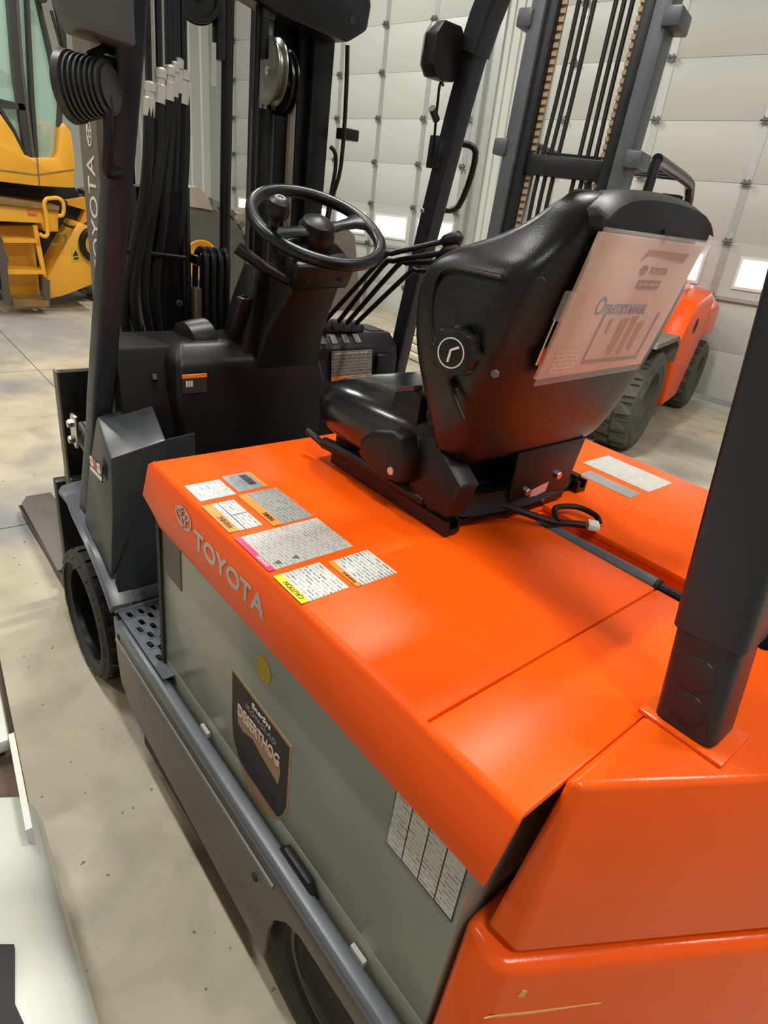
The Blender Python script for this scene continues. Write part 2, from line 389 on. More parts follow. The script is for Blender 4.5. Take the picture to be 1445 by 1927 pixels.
def door(name, s0, s1, cols, wins, label):
    d = bpy.data.objects.new(name, None); COL.objects.link(d); struct(d, label)
    for r in range(-4, 7):
        h1 = -r * RH - 0.001; h0 = -(r + 1) * RH + 0.001
        if r == 4 and wins:
            a = (h0 + h1) / 2; holes = []
            for w0, w1 in wins:
                holes.append([(w0, -2.235), (w1, -2.235), (w1, -2.005), (w0, -2.005)])
            plate('section', [(s0, h0), (s1, h0), (s1, h1), (s0, h1)], holes, 0.045, DOORW, d, WF @ Matrix.Translation((0, 0, -0.0225)))
            for w0, w1 in wins:
                p = G(); wbox(p, w0 - 0.004, w1 + 0.004, -2.24, -2.0, -0.034, -0.028); po = p.obj('pane', WINW, d)
                f = G()
                for q in ((w0 - 0.025, w0, -2.26, -1.98), (w1, w1 + 0.025, -2.26, -1.98), (w0, w1, -2.26, -2.235), (w0, w1, -2.005, -1.98)):
                    wbox(f, *q, 0, 0.012)
                f.obj('window_frame', WINF, d)
        else:
            p = G(); wbox(p, s0, s1, h0, h1, -0.045, 0.0); p.obj('section', DOORW, d, bev=0.0015)
    for c in cols:
        for r in range(-3, 7):
            p = G(); wbox(p, c - 0.032, c + 0.032, -(r + 1) * RH + 0.02, -r * RH - 0.02, 0.0, 0.006); p.obj('stile', PALESTEEL, d)
            hinge(d, c, -r * RH)
    p = G(); wbox(p, s0, s1, -2.345 - 0.02, -2.345 + 0.01, 0.008, 0.03); p.obj('strut', PALESTEEL, d)
    p = G(); wbox(p, s0, s1, -9, -3.06, 0.001, 0.012); p.obj('bottom_seal', DARK, d) if False else p.bm.free()
    return d
c1 = [-3.212, -2.49, -1.775, -1.061, -0.353, 0.349, 0.99]
door('door_1', -3.44, 1.05, c1, [(c + 0.09, c + 0.60) for c in c1[:-1]], 'white sectional overhead door with a row of small windows')
c2 = [2.13, 3.066, 3.999, 4.93, 5.86, 6.8]
door('door_2', 1.90, 7.2, c2, [(c + 0.17, c + 0.76) for c in c2[:-1]], 'white sectional overhead door behind the other forklift')
g = G(); wbox(g, 1.62, 1.66, -2.05, -1.92, 0.022, 0.05)
tag(g.obj('wall_switch', DARK, bev=0.004), 'small black control box on the ribbed wall between the doors', 'switch')
g = G(); wbox(g, -7.3, 7.2, HT - 0.0, HT + 0.9, -0.06, 0.0); struct(g.obj('wall_back', WALLW), 'white wall above the overhead doors')

# ================================================================== NEAR FORKLIFT
YC = -0.889
def mir(y): return 2 * YC - y
FL = thing('forklift', 'large orange electric forklift with black seat in the foreground', 'forklift', (0.75, YC, 0))
HZ = 0.919; HY = -0.382; HR = mir(HY); XF, XR = 1.022, 0.178
# ---- hood
def lip(y, s):       # left edge section (y, z), s=+1 outwards to the left
    return [(y, 0.797), (y + s * 0.004, 0.812), (y + s * 0.001, 0.910), (y - s * 0.002, 0.9162), (y - s * 0.007, HZ),
            (y - s * 0.007, HZ - 0.006), (y - s * 0.0055, 0.908), (y - s * 0.005, 0.80)]
hood = G()
for y, s in ((HY, 1), (HR, -1)):
    hood = G()
    sec = lip(y, s)
    rings = []
    for x in (XF + 0.035, XF - 0.03, 0.25, XR + 0.012, XR - 0.004):
        r = []
        for (a, z) in sec:
            zz = z; xx = x
            if x > XF + 0.02: zz = max(z, 0.835) if z < 0.84 else z; xx = XF + (0.038 if z < 0.87 else (0.010 if z < HZ - 0.008 else 0.0))
            if x < XR + 0.005: xx = XR - 0.018 + (0.012 if z < 0.83 else 0.0)
            r.append((xx, a, zz))
        rings.append(r)
    hood.loft(rings)
    if s > 0: hood_ob = hood.obj('hood', ORANGE, FL)
    else: hood.obj('side_flap', ORANGE, hood_ob)
GY0, GY1 = -0.886, -0.954
G().bb(0.2925, XF, HY - 0.007, GY0, HZ - 0.010, HZ).obj('top_panel', ORANGE, hood_ob, bev=0.003)
G().prism([(XR - 0.018, HY - 0.007), (0.2905, HY - 0.007), (0.2905, GY0), (XR - 0.018, GY0)], 'z', HZ - 0.010, HZ).obj('top_panel', ORANGE, hood_ob, bev=0.003)
G().bb(XR - 0.018, XF, GY1, HR + 0.007, HZ - 0.012, HZ + 0.004).obj('top_panel', ORANGE, hood_ob, bev=0.004)
G().bb(0.56, XF, GY1 + 0.001, GY0 - 0.001, HZ - 0.010, HZ).obj('top_panel', ORANGE, hood_ob, bev=0.003)
g = G(); g.bb(XR - 0.01, 0.56, GY1 - 0.004, GY0 + 0.004, HZ - 0.045, HZ - 0.040)
g.bb(XR - 0.01, 0.56, GY1 - 0.006, GY1, HZ - 0.045, HZ - 0.011); g.bb(XR - 0.01, 0.56, GY0, GY0 + 0.006, HZ - 0.045, HZ - 0.011)
g.bb(0.556, 0.562, GY1, GY0, HZ - 0.045, HZ - 0.011)
g.obj('groove', ORANGE, hood_ob)
g = G(); g.bb(XR, XF - 0.01, HY - 0.02, HR + 0.02, HZ - 0.060, HZ - 0.048); g.obj('gap_shade_plate', DARK, hood_ob)  # dark plate added below the hood so the panel gap looks dark
# front lip of the hood
G().bb(XF - 0.006, XF, HY - 0.012, HR + 0.012, 0.86, HZ - 0.011).obj('front_lip', ORANGE, hood_ob)
# gas spring in the groove
g = G(); g.tube([(0.530, -0.899, HZ - 0.008), (0.300, -0.904, HZ - 0.006)], 0.0125, 14)
gs = g.obj('gas_spring', FRAMEG, FL)
G().tube([(0.303, -0.904, HZ - 0.006), (0.10, -0.908, HZ + 0.0)], 0.0085, 12).obj('rod', GREASE, gs)
G().lathe([(0.0128, 0), (0.0128, 0.006)], (0.300, -0.904, HZ - 0.006), (-1, 0, 0), 14).obj('end_cap', DARK, gs)

# ---- lettering on the hood side: emblem and name
def hs(u, v): return at(u, v, 'y', HY + 0.003)
def ring2(g, c, rx, ry, w, xd, yd, tilt=0, n=40, depth=0.0006):
    xd = Vector(xd); yd = Vector(yd); nd = xd.cross(yd)
    out, inn = [], []
    for k in range(n):
        a = 2 * math.pi * k / n
        out.append((rx * math.cos(a), ry * math.sin(a))); inn.append(((rx - w) * math.cos(a), (ry - w) * math.sin(a)))
    P = lambda q, z: Vector(c) + xd * q[0] + yd * q[1] + nd * z
    rings = [[P(q, 0) for q in out], [P(q, depth) for q in out], [P(q, depth) for q in inn], [P(q, 0) for q in inn]]
    g.loft(rings, closed=True)
def emblem(parent, c, xd, yd, w, mat):
    g = G(); h = w * 0.66
    ring2(g, c, w / 2, h / 2, w * 0.07, xd, yd)
    ring2(g, Vector(c) + Vector(yd) * h * 0.0, w * 0.16, h * 0.46, w * 0.055, xd, yd)
    ring2(g, Vector(c) + Vector(yd) * h * 0.18, w * 0.36, h * 0.20, w * 0.055, xd, yd)
    return g.obj('emblem', mat, parent, smooth=False)
LD, LU = Vector((-1, 0, 0)), Vector((0, 0, 1))
e0 = hs(345, 975); emblem(hood_ob, e0, LD, LU, 0.062, SILVERINK)
a = hs(366, 1028); b = hs(497, 1163)
text('lettering', 'TOYOTA', SILVERINK, hood_ob, (a.x, HY + 0.0032, 0.8405), LD, LU, 0.036, width=(a.x - b.x), bold=0.022, label='silver TOYOTA lettering')

# ---- labels on the hood top
def hp(u, v): return at(330 + u / 3.211, 860 + v / 3.211, 'z', HZ)
def rect(pts):     # true rectangle with sides along x and y around traced corners
    xs = sorted(p.x for p in pts); ys = sorted(p.y for p in pts)
    x0, x1 = (xs[0] + xs[1]) / 2, (xs[2] + xs[3]) / 2; y0, y1 = (ys[0] + ys[1]) / 2, (ys[2] + ys[3]) / 2
    return x0, x1, y0, y1
WPAPER = printed('white_print', (0.52, 0.52, 0.49, 1), (0.03, 0.03, 0.03, 1), rows=165, words=48, amount=0.95)
WPAPER2 = printed('white_dense_print', (0.47, 0.46, 0.42, 1), (0.05, 0.05, 0.05, 1), rows=190, words=60, amount=0.75)
GPAPER = printed('grey_print', (0.27, 0.27, 0.26, 1), (0.06, 0.06, 0.06, 1), rows=150, words=45, amount=0.8)
GFOIL = M('worn_grey_foil', (0.25, 0.26, 0.27, 1), 0.35, 0.3, var=0.35, vscale=120)
def sticker(pts, mat, band=None, bw=0.012, txt=None, tcol=BLACKINK, tw=0.05, label=None):
    x0, x1, y0, y1 = rect(pts)
    o = flat('sticker', [(x0, y0, HZ), (x1, y0, HZ), (x1, y1, HZ), (x0, y1, HZ)], mat, hood_ob, (0, 0, 0.0008), label=label)
    if band:
        flat('band', [(x0, y1 - bw, HZ), (x1, y1 - bw, HZ), (x1, y1, HZ), (x0, y1, HZ)], band, o, (0, 0, 0.0013))
    if txt:
        text('title', txt, tcol, o, (x0 + (x1 - x0) * 0.12, y1 - bw * 0.82, HZ + 0.0014), (1, 0, 0), (0, 1, 0), bw * 0.58, width=min(tw, (x1 - x0) * 0.6), bold=0.01)
    return o, (x0, x1, y0, y1)
o, r = sticker([hp(55, 175), hp(265, 140), hp(370, 225), hp(150, 270)], WPAPER, label='small white label')
o, r = sticker([hp(275, 120), hp(450, 92), hp(560, 182), hp(380, 210)], GFOIL, label='worn grey foil label')
flat('band', [(r[0], r[2] - 0.0, HZ), (r[1], r[2], HZ), (r[1], r[2] + 0.005, HZ), (r[0], r[2] + 0.005, HZ)], ORANGEINK, o, (0, 0, 0.0012))
for k in range(3): 
    xx = r[0] + (r[1] - r[0]) * (0.25 + 0.22 * k)
    flat('pictogram', [(xx, r[2] + 0.012, HZ), (xx + 0.013, r[2] + 0.012, HZ), (xx + 0.013, r[2] + 0.026, HZ), (xx, r[2] + 0.026, HZ)], BLACKINK, o, (0, 0, 0.0011))
o, r = sticker([hp(365, 235), hp(610, 190), hp(835, 360), hp(600, 418)], GPAPER, ORANGEINK, 0.016, 'WARNING', tw=0.03, label='grey faded warning label with an orange band')
o, r = sticker([hp(150, 300), hp(350, 262), hp(530, 412), hp(330, 460)], WPAPER, ORANGEINK, 0.018, 'WARNING', tw=0.04, label='white warning label with an orange band')
x0, x1, y0, y1 = r
for q in ((x0, x1, y1 - 0.0285, y1 - 0.027), ((x0 + x1) / 2 - 0.0007, (x0 + x1) / 2 + 0.0007, y0, y1 - 0.028)):
    flat('rule', [(q[0], q[2], HZ), (q[1], q[2], HZ), (q[1], q[3], HZ), (q[0], q[3], HZ)], BLACKINK, o, (0, 0, 0.0011))
o, r = sticker([hp(350, 490), hp(860, 375), hp(1080, 545), hp(560, 690)], WPAPER2, PINKINK, 0.010, 'DANGER', WHITEINK, tw=0.03, label='large worn white label with a pink band')
x0, x1, y0, y1 = r
for k, fx in enumerate((0.16, 0.36)):
    c = Vector((x0 + (x1 - x0) * 0.14, y1 - 0.022 - 0.03 * k, HZ)); t = 0.006
    flat('pictogram', [c + Vector((-t, -t * 0.8, 0)), c + Vector((t, -t * 0.8, 0)), c + Vector((0, t, 0))], M('grey_ink', (0.10, 0.10, 0.10, 1), 0.5), o, (0, 0, 0.0011))
o, r = sticker([hp(587, 715), hp(885, 643), hp(1048, 797), hp(750, 888)], WPAPER, YELLOWINK, 0.013, 'CAUTION', tw=0.045, label='white caution label with a yellow band')
o, r = sticker([hp(912, 635), hp(1165, 567), hp(1345, 705), hp(1090, 785)], WPAPER, ORANGEINK, 0.009, 'WARNING', tw=0.03, label='white warning label with a narrow orange band')
def hp2(u, v): return at(1000 + u / 3.247, 750 + v / 3.247, 'z', HZ + 0.004)
HZs = HZ; HZ = HZ + 0.004
o, r = sticker([hp2(310, 380), hp2(470, 345), hp2(878, 508), hp2(712, 560)], WPAPER2, label='long white label on the right of the hood')
o, r = sticker([hp2(300, 455), hp2(345, 437), hp2(690, 570), hp2(600, 600)], GPAPER, label='long grey label on the right of the hood')
HZ = HZs

# ---- counterweight
def cwring(pts, z):
    left = [(x, y, z) for x, y in pts]
    return left + [(x, mir(y), z) for x, y in reversed(pts)]
top = [(0.157, -0.447), (0.143, -0.450), (0.030, -0.636), (-0.060, -0.80)]
low = [(0.165, -0.404), (0.126, -0.407), (-0.036, -0.672), (-0.135, -0.84)]
def lerp2(a, b, t): return [(p[0] + (q[0] - p[0]) * t, p[1] + (q[1] - p[1]) * t) for p, q in zip(a, b)]
cw = G().loft([cwring(low, 0.715), cwring(lerp2(low, top, 0.5), 0.823), cwring(top, 0.931)]).obj('counterweight', ORANGE_CW, FL, bev=0.010, seg=3)
lo1 = [(0.186, -0.397), (0.127, -0.388), (-0.046, -0.668), (-0.155, -0.84)]
lo2 = [(0.186, -0.392), (0.118, -0.382), (-0.060, -0.668), (-0.175, -0.84)]
G().loft([cwring(lo2, 0.16), cwring(lo2, 0.45), cwring(lo1, 0.705)]).obj('lower_block', ORANGE_CW, cw, bev=0.014, seg=3)
# scrapes on the lower block, raised lip at the post foot
g = G(); g.bb(0.070, 0.165, -0.668, -0.594, 0.930, 0.936); g.obj('post_foot', ORANGE_CW, cw, bev=0.002)
SCR = M('scrape_tan', (0.62, 0.33, 0.10, 1), 0.5)
def cwface(t, z):    # point on the diagonal face of the lower block
    f = (z - 0.45) / (0.705 - 0.45)
    a = Vector((lo2[1][0] + (lo1[1][0] - lo2[1][0]) * f, lo2[1][1] + (lo1[1][1] - lo2[1][1]) * f, z))
    b = Vector((lo2[2][0] + (lo1[2][0] - lo2[2][0]) * f, lo2[2][1], z))
    return a.lerp(b, t)
nn = Vector((-0.85, 0.53, 0.05)) * 0.0012
flat('scrape', [cwface(0.00, 0.618), cwface(0.17, 0.617), cwface(0.42, 0.624), cwface(0.17, 0.621), cwface(0.03, 0.621)], SCR, cw, nn)
flat('scrape', [cwface(0.09, 0.655), cwface(0.115, 0.653), cwface(0.12, 0.664), cwface(0.10, 0.667)], SCR, cw, nn)

# ---- overhead guard
GUARD = M('guard_paint', (0.016, 0.0185, 0.025, 1), 0.36, spec=0.38, var=0.1, vscale=12, bump=0.06, bscale=500)
og_pts = []
def sect(c, t, sx, sy, r=0.35):     # rounded-rectangle section ring around axis t; width sy along y
    t = Vector(t).normalized(); ey = Vector((0, 1, 0)); ex = ey.cross(t).normalized()
    out = []
    for (qx, qy) in ((1, 1), (-1, 1), (-1, -1), (1, -1)):
        for k in range(4):
            a0 = {(1, 1): 0, (-1, 1): 90, (-1, -1): 180, (1, -1): 270}[(qx, qy)] + 30 * k
            rr = min(sx, sy) * 0.5 * r
            out.append(Vector(c) + ex * (qx * (sx / 2 - rr) + rr * math.cos(math.radians(a0))) + ey * (qy * (sy / 2 - rr) + rr * math.sin(math.radians(a0))))
    return out
def beam(pts, sx, sy, r=0.35, sub=0):
    pts = [Vector(p) for p in pts]
    if sub: pts = catmull(pts, sub)
    rings = []
    for i, p in enumerate(pts):
        t = pts[min(i + 1, len(pts) - 1)] - pts[max(i - 1, 0)]
        rings.append(sect(p, t, sx, sy, r))
    return rings
guard = G().loft(beam([(0.118, -0.632, 0.936), (0.134, -0.632, 1.050)], 0.066, 0.062)).obj('rear_post', GUARD, FL)
g = G(); g.loft(beam([(0.134, -0.632, 1.053), (0.180, -0.632, 1.41), (0.235, -0.632, 1.80), (0.30, -0.632, 1.93)], 0.073, 0.072)); g.obj('post_sleeve', GUARD, guard)
for zc, r in ((1.010, 0.020), (0.968, 0.018)):
    xx = 0.118 + (zc - 0.936) * 0.14
    G().lathe([(r, 0), (r * 0.96, 0.0016), (r * 0.6, 0.0022)], (xx, -0.6012, zc), (0.0, 1, 0.0), 28).obj('plug', GUARD, guard)
G().tube([(0.100, -0.667, 1.046), (0.098, -0.690, 1.046)], 0.010, 10).obj('stub', GUARD, guard)
gr = G().loft(beam([(0.118, mir(-0.632), 0.93), (0.18, mir(-0.632), 1.41), (0.235, mir(-0.632), 1.80), (0.30, mir(-0.632), 1.93)], 0.07, 0.07)).obj('rear_post', GUARD, FL)
for s in (1, -1):
    Y = lambda y: y if s > 0 else mir(y)
    pts = [(1.462, Y(-0.424), 0.80), (1.448, Y(-0.431), 0.90), (1.408, Y(-0.447), 1.10), (1.360, Y(-0.464), 1.33), (1.300, Y(-0.482), 1.60), (1.268, Y(-0.486), 1.745)]
    bend = [(1.255, Y(-0.487), 1.79), (1.228, Y(-0.490), 1.85), (1.18, Y(-0.492), 1.905), (1.11, Y(-0.494), 1.945), (1.02, Y(-0.496), 1.96), (0.6, Y(-0.50), 1.97), (0.27, Y(-0.56), 1.95)]
    fp = G().loft(beam(pts + bend, 0.052, 0.046, 0.3)).obj('front_pillar', GUARD, FL)
    if s < 0:
        # sleeve of the bent part, mirror, small camera, handle
        G().loft(beam([(1.274, Y(-0.486), 1.725)] + [(a, b, c) for a, b, c in bend[:5]], 0.064, 0.058, 0.35)).obj('sleeve', GUARD, fp)
        G().tube([(1.345, -1.345, 1.545), (1.30, -1.385, 1.53), (1.335, -1.392, 1.40), (1.375, -1.35, 1.385)], 0.0085, 10, sub=5).obj('grab_handle', BLACKP, fp)
        G().box((1.30, -1.262, 1.73), (0.004, 0.05, 0.06)).obj('bracket', GUARD, fp)
        md = G().loft([[(1.30 + dx, -1.225 - 0.047 * a, 1.715 + 0.055 * b) for a, b in ((-0.6, -1), (0.6, -1), (1, -0.6), (1, 0.6), (0.6, 1), (-0.6, 1), (-1, 0.5), (-1, -0.6))] for dx in (-0.012, 0.014, 0.03)]).obj('work_lamp', BLACKP, fp, bev=0.004)
        G().loft([[(1.2905 + dx, -1.225 - 0.045 * a, 1.715 + 0.053 * b) for a, b in ((-0.6, -1), (0.6, -1), (1, -0.6), (1, 0.6), (0.6, 1), (-0.6, 1), (-1, 0.5), (-1, -0.6))] for dx in (0.035, 0.045)]).obj('lens_ring', STEEL, md)
        G().tube([(1.31, -1.235, 1.58), (1.30, -1.205, 1.60)], 0.009, 10).obj('knob', BLACKP, fp)
        G().tube([(1.32, -1.25, 1.655), (1.30, -1.22, 1.65), (1.31, -1.232, 1.60), (1.335, -1.26, 1.55), (1.345, -1.27, 1.50)], 0.0035, 8, sub=4).obj('cable', HOSE, fp)
        G().box((1.345, -1.283, 1.515), (0.05, 0.012, 0.075)).obj('bracket', GUARD, fp, bev=0.002)
        bolt(fp, (1.352, -1.2745, 1.375), (0, 1, 0), 0.007)
for i in range(4):
    x = 0.34 + i * 0.21
    G().bb(x - 0.035, x + 0.035, mir(-0.52), -0.52, 1.945, 1.985).obj('roof_bar', GUARD, FL, bev=0.003)

# ---- chassis, side rail, skirt, step
RY = -0.357
for s in (1, -1):
    Y = lambda y: y if s > 0 else mir(y)
    rail = G().loft([[(x, Y(RY + a), 0.420 + b) for a, b in ((0, -0.016), (0.003, -0.010), (0.003, 0.008), (-0.002, 0.014), (-0.018, 0.016), (-0.024, 0.012), (-0.024, -0.016))] for x in (1.215, 0.99, 0.6, 0.2, 0.02)]).obj('side_rail', FRAMEG, FL, bev=0.0015)
    sk = G().prism([(1.245, 0.428), (1.238, 0.30), (1.225, 0.235), (1.15, 0.19), (0.515, 0.130), (0.51, 0.22), (0.495, 0.28), (0.46, 0.325), (0.42, 0.345), (0.05, 0.352), (0.05, 0.405), (1.0, 0.405), (1.0, 0.428)], 'y', Y(RY - 0.012), Y(RY - 0.002)).obj('skirt', SKIRT, FL, bev=0.002)
    G().loft([[(x, Y(RY - 0.004 + a), 0.368 + b) for a, b in ((0, -0.006), (0.006, -0.004), (0.006, 0.004), (0, 0.006))] for x in (1.232, 0.50)]).obj('moulding', FRAMEG, sk)
    st = None
    if s > 0:
        for xs_, zs_ in ((0.56, 0.315), (1.215, 0.385)):
            G().tube([(xs_, RY - 0.006, zs_), (xs_, RY - 0.0005, zs_)], 0.008, 12).obj('hole', DARK, sk)
        fmS = frame((0, 0, 0.447), (1, 0, 0), (0, 1, 0))
        holes = []; rims = []
        cells = [(1.205, -0.385), (1.205, -0.412), (1.205, -0.442), (1.180, -0.425), (1.165, -0.45), (1.165, -0.398), (1.140, -0.385), (1.140, -0.415), (1.120, -0.440), (1.112, -0.398), (1.088, -0.418), (1.080, -0.385), (1.058, -0.402), (1.03, -0.385), (1.03, -0.42)]
        for x, y in cells:
            holes.append(capsule(x, y, 0.023, 0.012, rot=0.1)); rims.append((x, y))
        st = plate('step_plate', [(0.965, -0.366), (1.232, -0.366), (1.232, -0.50), (0.965, -0.50)], holes, 0.003, FRAMEG, FL, fmS, label='perforated steel step plate')
        for x, y in rims:
            lp = [Vector((px, py, 0.449)) for px, py in capsule(x, y, 0.027, 0.016, rot=0.1)]
            G().tube(lp, 0.0022, 6, closed=True).obj('rim', FRAMEG, st)
        G().bb(0.965, 1.232, -0.500, -0.364, 0.425, 0.430).obj('pan', DARK, st)
g = G().bb(0.0, 1.24, mir(-0.40), -0.40, 0.13, 0.33).obj('chassis', DARK, FL)
G().bb(0.60, 1.16, mir(-0.385), -0.385, 0.06, 0.14).obj('underbody_shade', DARK, FL)  # dark underside beam, added low to deepen the shade below the skirt
# front axle beam and floor of the cab
G().bb(1.24, 1.60, mir(-0.56), -0.56, 0.15, 0.44).obj('front_frame', DARK, FL)

# ---- wheels
def wheel(parent, c, r, w, hub_r, lugs, mats=(RUBBER, GREASE), side=1, lug_len=0.42):
    """solid tyre on a rim: axis along y; side=+1 outer face towards +y"""
    cx_, cy_, cz_ = c
    ax = (0, side, 0)
    hw = w / 2
    t = G().lathe([(hub_r, -hw * 0.85), (r * 0.86, -hw), (r * 0.965, -hw * 0.86), (r * 0.97, 0), (r * 0.965, hw * 0.86), (r * 0.86, hw), (r * 0.80, hw * 1.0), (hub_r * 1.08, hw * 0.93), (hub_r, hw * 0.80)], c, ax, 56, closed=True)
    to = t.obj('tyre', mats[0], parent)
    for sgn in (1, -1):
        g = G()
        for k in range(lugs):
            a0 = 2 * math.pi * (k + (0 if sgn > 0 else 0.5)) / lugs; da = 2 * math.pi / lugs * 0.33
            rg = []
            for (aa, yy, rr) in ((a0 - da, 0.06, r), (a0 + da, 0.06, r), (a0 + da * 1.1, 0.70, r * 0.995), (a0 + da * 1.1, 0.995, r * 0.90), (a0 - da * 0.9, 0.995, r * 0.90), (a0 - da * 0.9, 0.70, r * 0.995)):
                rg.append((aa, yy, rr))
            def PT(aa, yy, rr): return Vector((cx_ + rr * math.cos(aa), cy_ + side * sgn * yy * hw, cz_ + rr * math.sin(aa)))
            # lug: outer surface and walls down to the carcass
            top = [PT(*q) for q in rg]; bot = [PT(q[0], q[1] * (0.97), q[2] - r * 0.05) for q in rg]
            g.loft([bot, top])
        g.obj('tread_row', mats[0], to, smooth=False, stuff=True)
    G().lathe([(hub_r, -hw * 0.8), (hub_r, hw * 0.80), (hub_r * 0.92, hw * 0.82), (hub_r * 0.90, -hw * 0.7), (hub_r * 0.45, -hw * 0.75), (hub_r * 0.42, -hw * 0.3), (hub_r * 0.3, -hw * 0.25), (0, -hw * 0.25)], c, ax, 40).obj('rim', mats[1], parent)
    for k in range(6):
        a = math.pi / 3 * k
        G().lathe([(0.011, 0), (0.011, 0.012)], (cx_ + hub_r * 0.66 * math.cos(a), cy_ - side * hw * 0.71, cz_ + hub_r * 0.66 * math.sin(a)), ax, 6).obj('wheel_nut', mats[1], parent)
for s in (1, -1):
    Y = lambda y: y if s > 0 else mir(y)
    wf = G().lathe([(0.08, 0), (0.08, 0.10)], (1.575, Y(-0.55), 0.20), (0, s, 0), 24).obj('front_wheel', GREASE, FL)
    wheel(wf, (1.575, Y(-0.445), 0.2025), 0.2025, 0.155, 0.152, 20, side=s)
    wr = G().lathe([(0.06, 0), (0.06, 0.10)], (0.375, Y(-0.53), 0.205), (0, s, 0), 20).obj('rear_wheel', GREASE, FL)
    wheel(wr, (0.375, Y(-0.45), 0.2035), 0.2035, 0.13, 0.115, 26, side=s, mats=(RUBBER, M('grey_rim', (0.25, 0.24, 0.22, 1), 0.5)))

# ---- front tower (fender box) with dealer badge
for s in (1, -1):
    Y = lambda y: y if s > 0 else mir(y)
    tw = G().loft([
        [(1.262, Y(-0.366), 0.53), (1.44, Y(-0.366), 0.585), (1.44, Y(-0.50), 0.585), (1.262, Y(-0.50), 0.53)],
        [(1.252, Y(-0.378), 0.70), (1.435, Y(-0.385), 0.72), (1.435, Y(-0.515), 0.72), (1.252, Y(-0.505), 0.70)],
        [(1.250, Y(-0.382), 0.832), (1.41, Y(-0.408), 0.868), (1.41, Y(-0.535), 0.892), (1.250, Y(-0.504), 0.858)]]).obj('fender_tower', DGREY, FL, bev=0.006)
    G().loft([[(1.252, Y(-0.500), 0.855), (1.252, Y(-0.572), 0.862), (1.252, Y(-0.572), 0.46), (1.252, Y(-0.38), 0.46), (1.252, Y(-0.374), 0.53)], [(1.258, Y(-0.500), 0.855), (1.258, Y(-0.572), 0.862), (1.258, Y(-0.572), 0.46), (1.258, Y(-0.38), 0.46), (1.258, Y(-0.374), 0.53)]]).obj('rear_panel', DGREY, tw)
    G().loft([[(1.258, Y(-0.362), 0.475), (1.258, Y(-0.50), 0.475), (1.228, Y(-0.50), 0.445), (1.228, Y(-0.362), 0.450)], [(1.268, Y(-0.362), 0.475), (1.268, Y(-0.50), 0.475), (1.238, Y(-0.50), 0.438), (1.238, Y(-0.362), 0.438)]]).obj('toe_plate', FRAMEG, tw)
    pts = [Vector(q) for q in ((1.60, Y(-0.375), 0.578), (1.50, Y(-0.362), 0.578), (1.455, Y(-0.359), 0.576), (1.40, Y(-0.357), 0.562), (1.33, Y(-0.357), 0.532), (1.27, Y(-0.357), 0.495), (1.232, Y(-0.358), 0.455))]
    fe = G().loft([[p + Vector((0, s * 0.008, -0.006)), p + Vector((0, s * 0.008, 0.004)), p + Vector((0, 0, 0.010)), p + Vector((0, -s * 0.05, 0.008)), p + Vector((0, -s * 0.05, -0.002))] for p in pts]).obj('fender_edge', FRAMEG, FL)
    G().loft([[p + Vector((0, -s * 0.045, 0.0)), p + Vector((0, -s * 0.045, 0.006)), p + Vector((0, -s * 0.17, 0.006)), p + Vector((0, -s * 0.17, 0.0))] for p in pts]).obj('arch', DGREY, fe)
    if s > 0:
        BADGE = M('badge_black', (0.03, 0.022, 0.02, 1), 0.4)
        def tp(u, v): 
            p = at(u, v, 'y', -0.379); return p
        A_, B_, C_, D_ = tp(172, 855), tp(195, 878), tp(194, 908), tp(173, 885)
        bd = flat('badge', [A_, B_, C_, D_], BADGE, tw, (0, 0.003, 0))
        for t, ch, mt in ((0.02, 'S', WHITEINK), (0.30, 'A', REDINK), (0.62, 'S', WHITEINK)):
            o = A_.lerp(B_, t) * 0.40 + D_.lerp(C_, t) * 0.60; o.y += 0.0034
            text('letter', ch, mt, bd, o, B_ - A_, A_ - D_, 0.024, width=0.024, bold=0.03)
        o1, o2 = A_.lerp(D_, 0.72), B_.lerp(C_, 0.72); o3, o4 = B_.lerp(C_, 0.90), A_.lerp(D_, 0.90)
        flat('strap_line', [o1 + Vector((0, .002, 0)), o2 + Vector((0, .002, 0)), o3 + Vector((0, .002, 0)), o4 + Vector((0, .002, 0))], WHITEINK, bd, (0, 0.0022, 0))
        c = A_.lerp(C_, 0.44) + Vector((0, 0.0035, 0.004))
        g = G()
        for k in range(8):
            a = math.pi / 4 * k
            g.box(c + Vector((math.cos(a) * 0.008, -0.0004, math.sin(a) * 0.010)), (0.006, 0.0008, 0.006))
        g.obj('gear_mark', REDINK, bd, stuff=True)
        # flange plate, bolts
        fp = G().prism([(1.47, -0.372), (1.66, -0.366), (1.685, -0.38), (1.70, -0.42), (1.70, -0.50), (1.47, -0.50)], 'z', 0.562, 0.574).obj('flange_plate', FRAMEG, FL, bev=0.002)
        bolt(fp, (1.53, -0.376, 0.574), (0, 0, 1), 0.013, FRAMEG, 0.012); bolt(fp, (1.475, -0.369, 0.578), (0, 0.2, 1), 0.008)
        bolt(fp, (1.475, -0.385, 0.580), (0, 0.0, 1), 0.008)
G().loft(beam([(1.462, -0.424, 0.81), (1.50, -0.400, 0.57)], 0.052, 0.046, 0.3)).obj('pillar_foot', GUARD, FL)
G().loft(beam([(1.462, mir(-0.424), 0.81), (1.50, mir(-0.400), 0.57)], 0.052, 0.046, 0.3)).obj('pillar_foot', GUARD, FL)

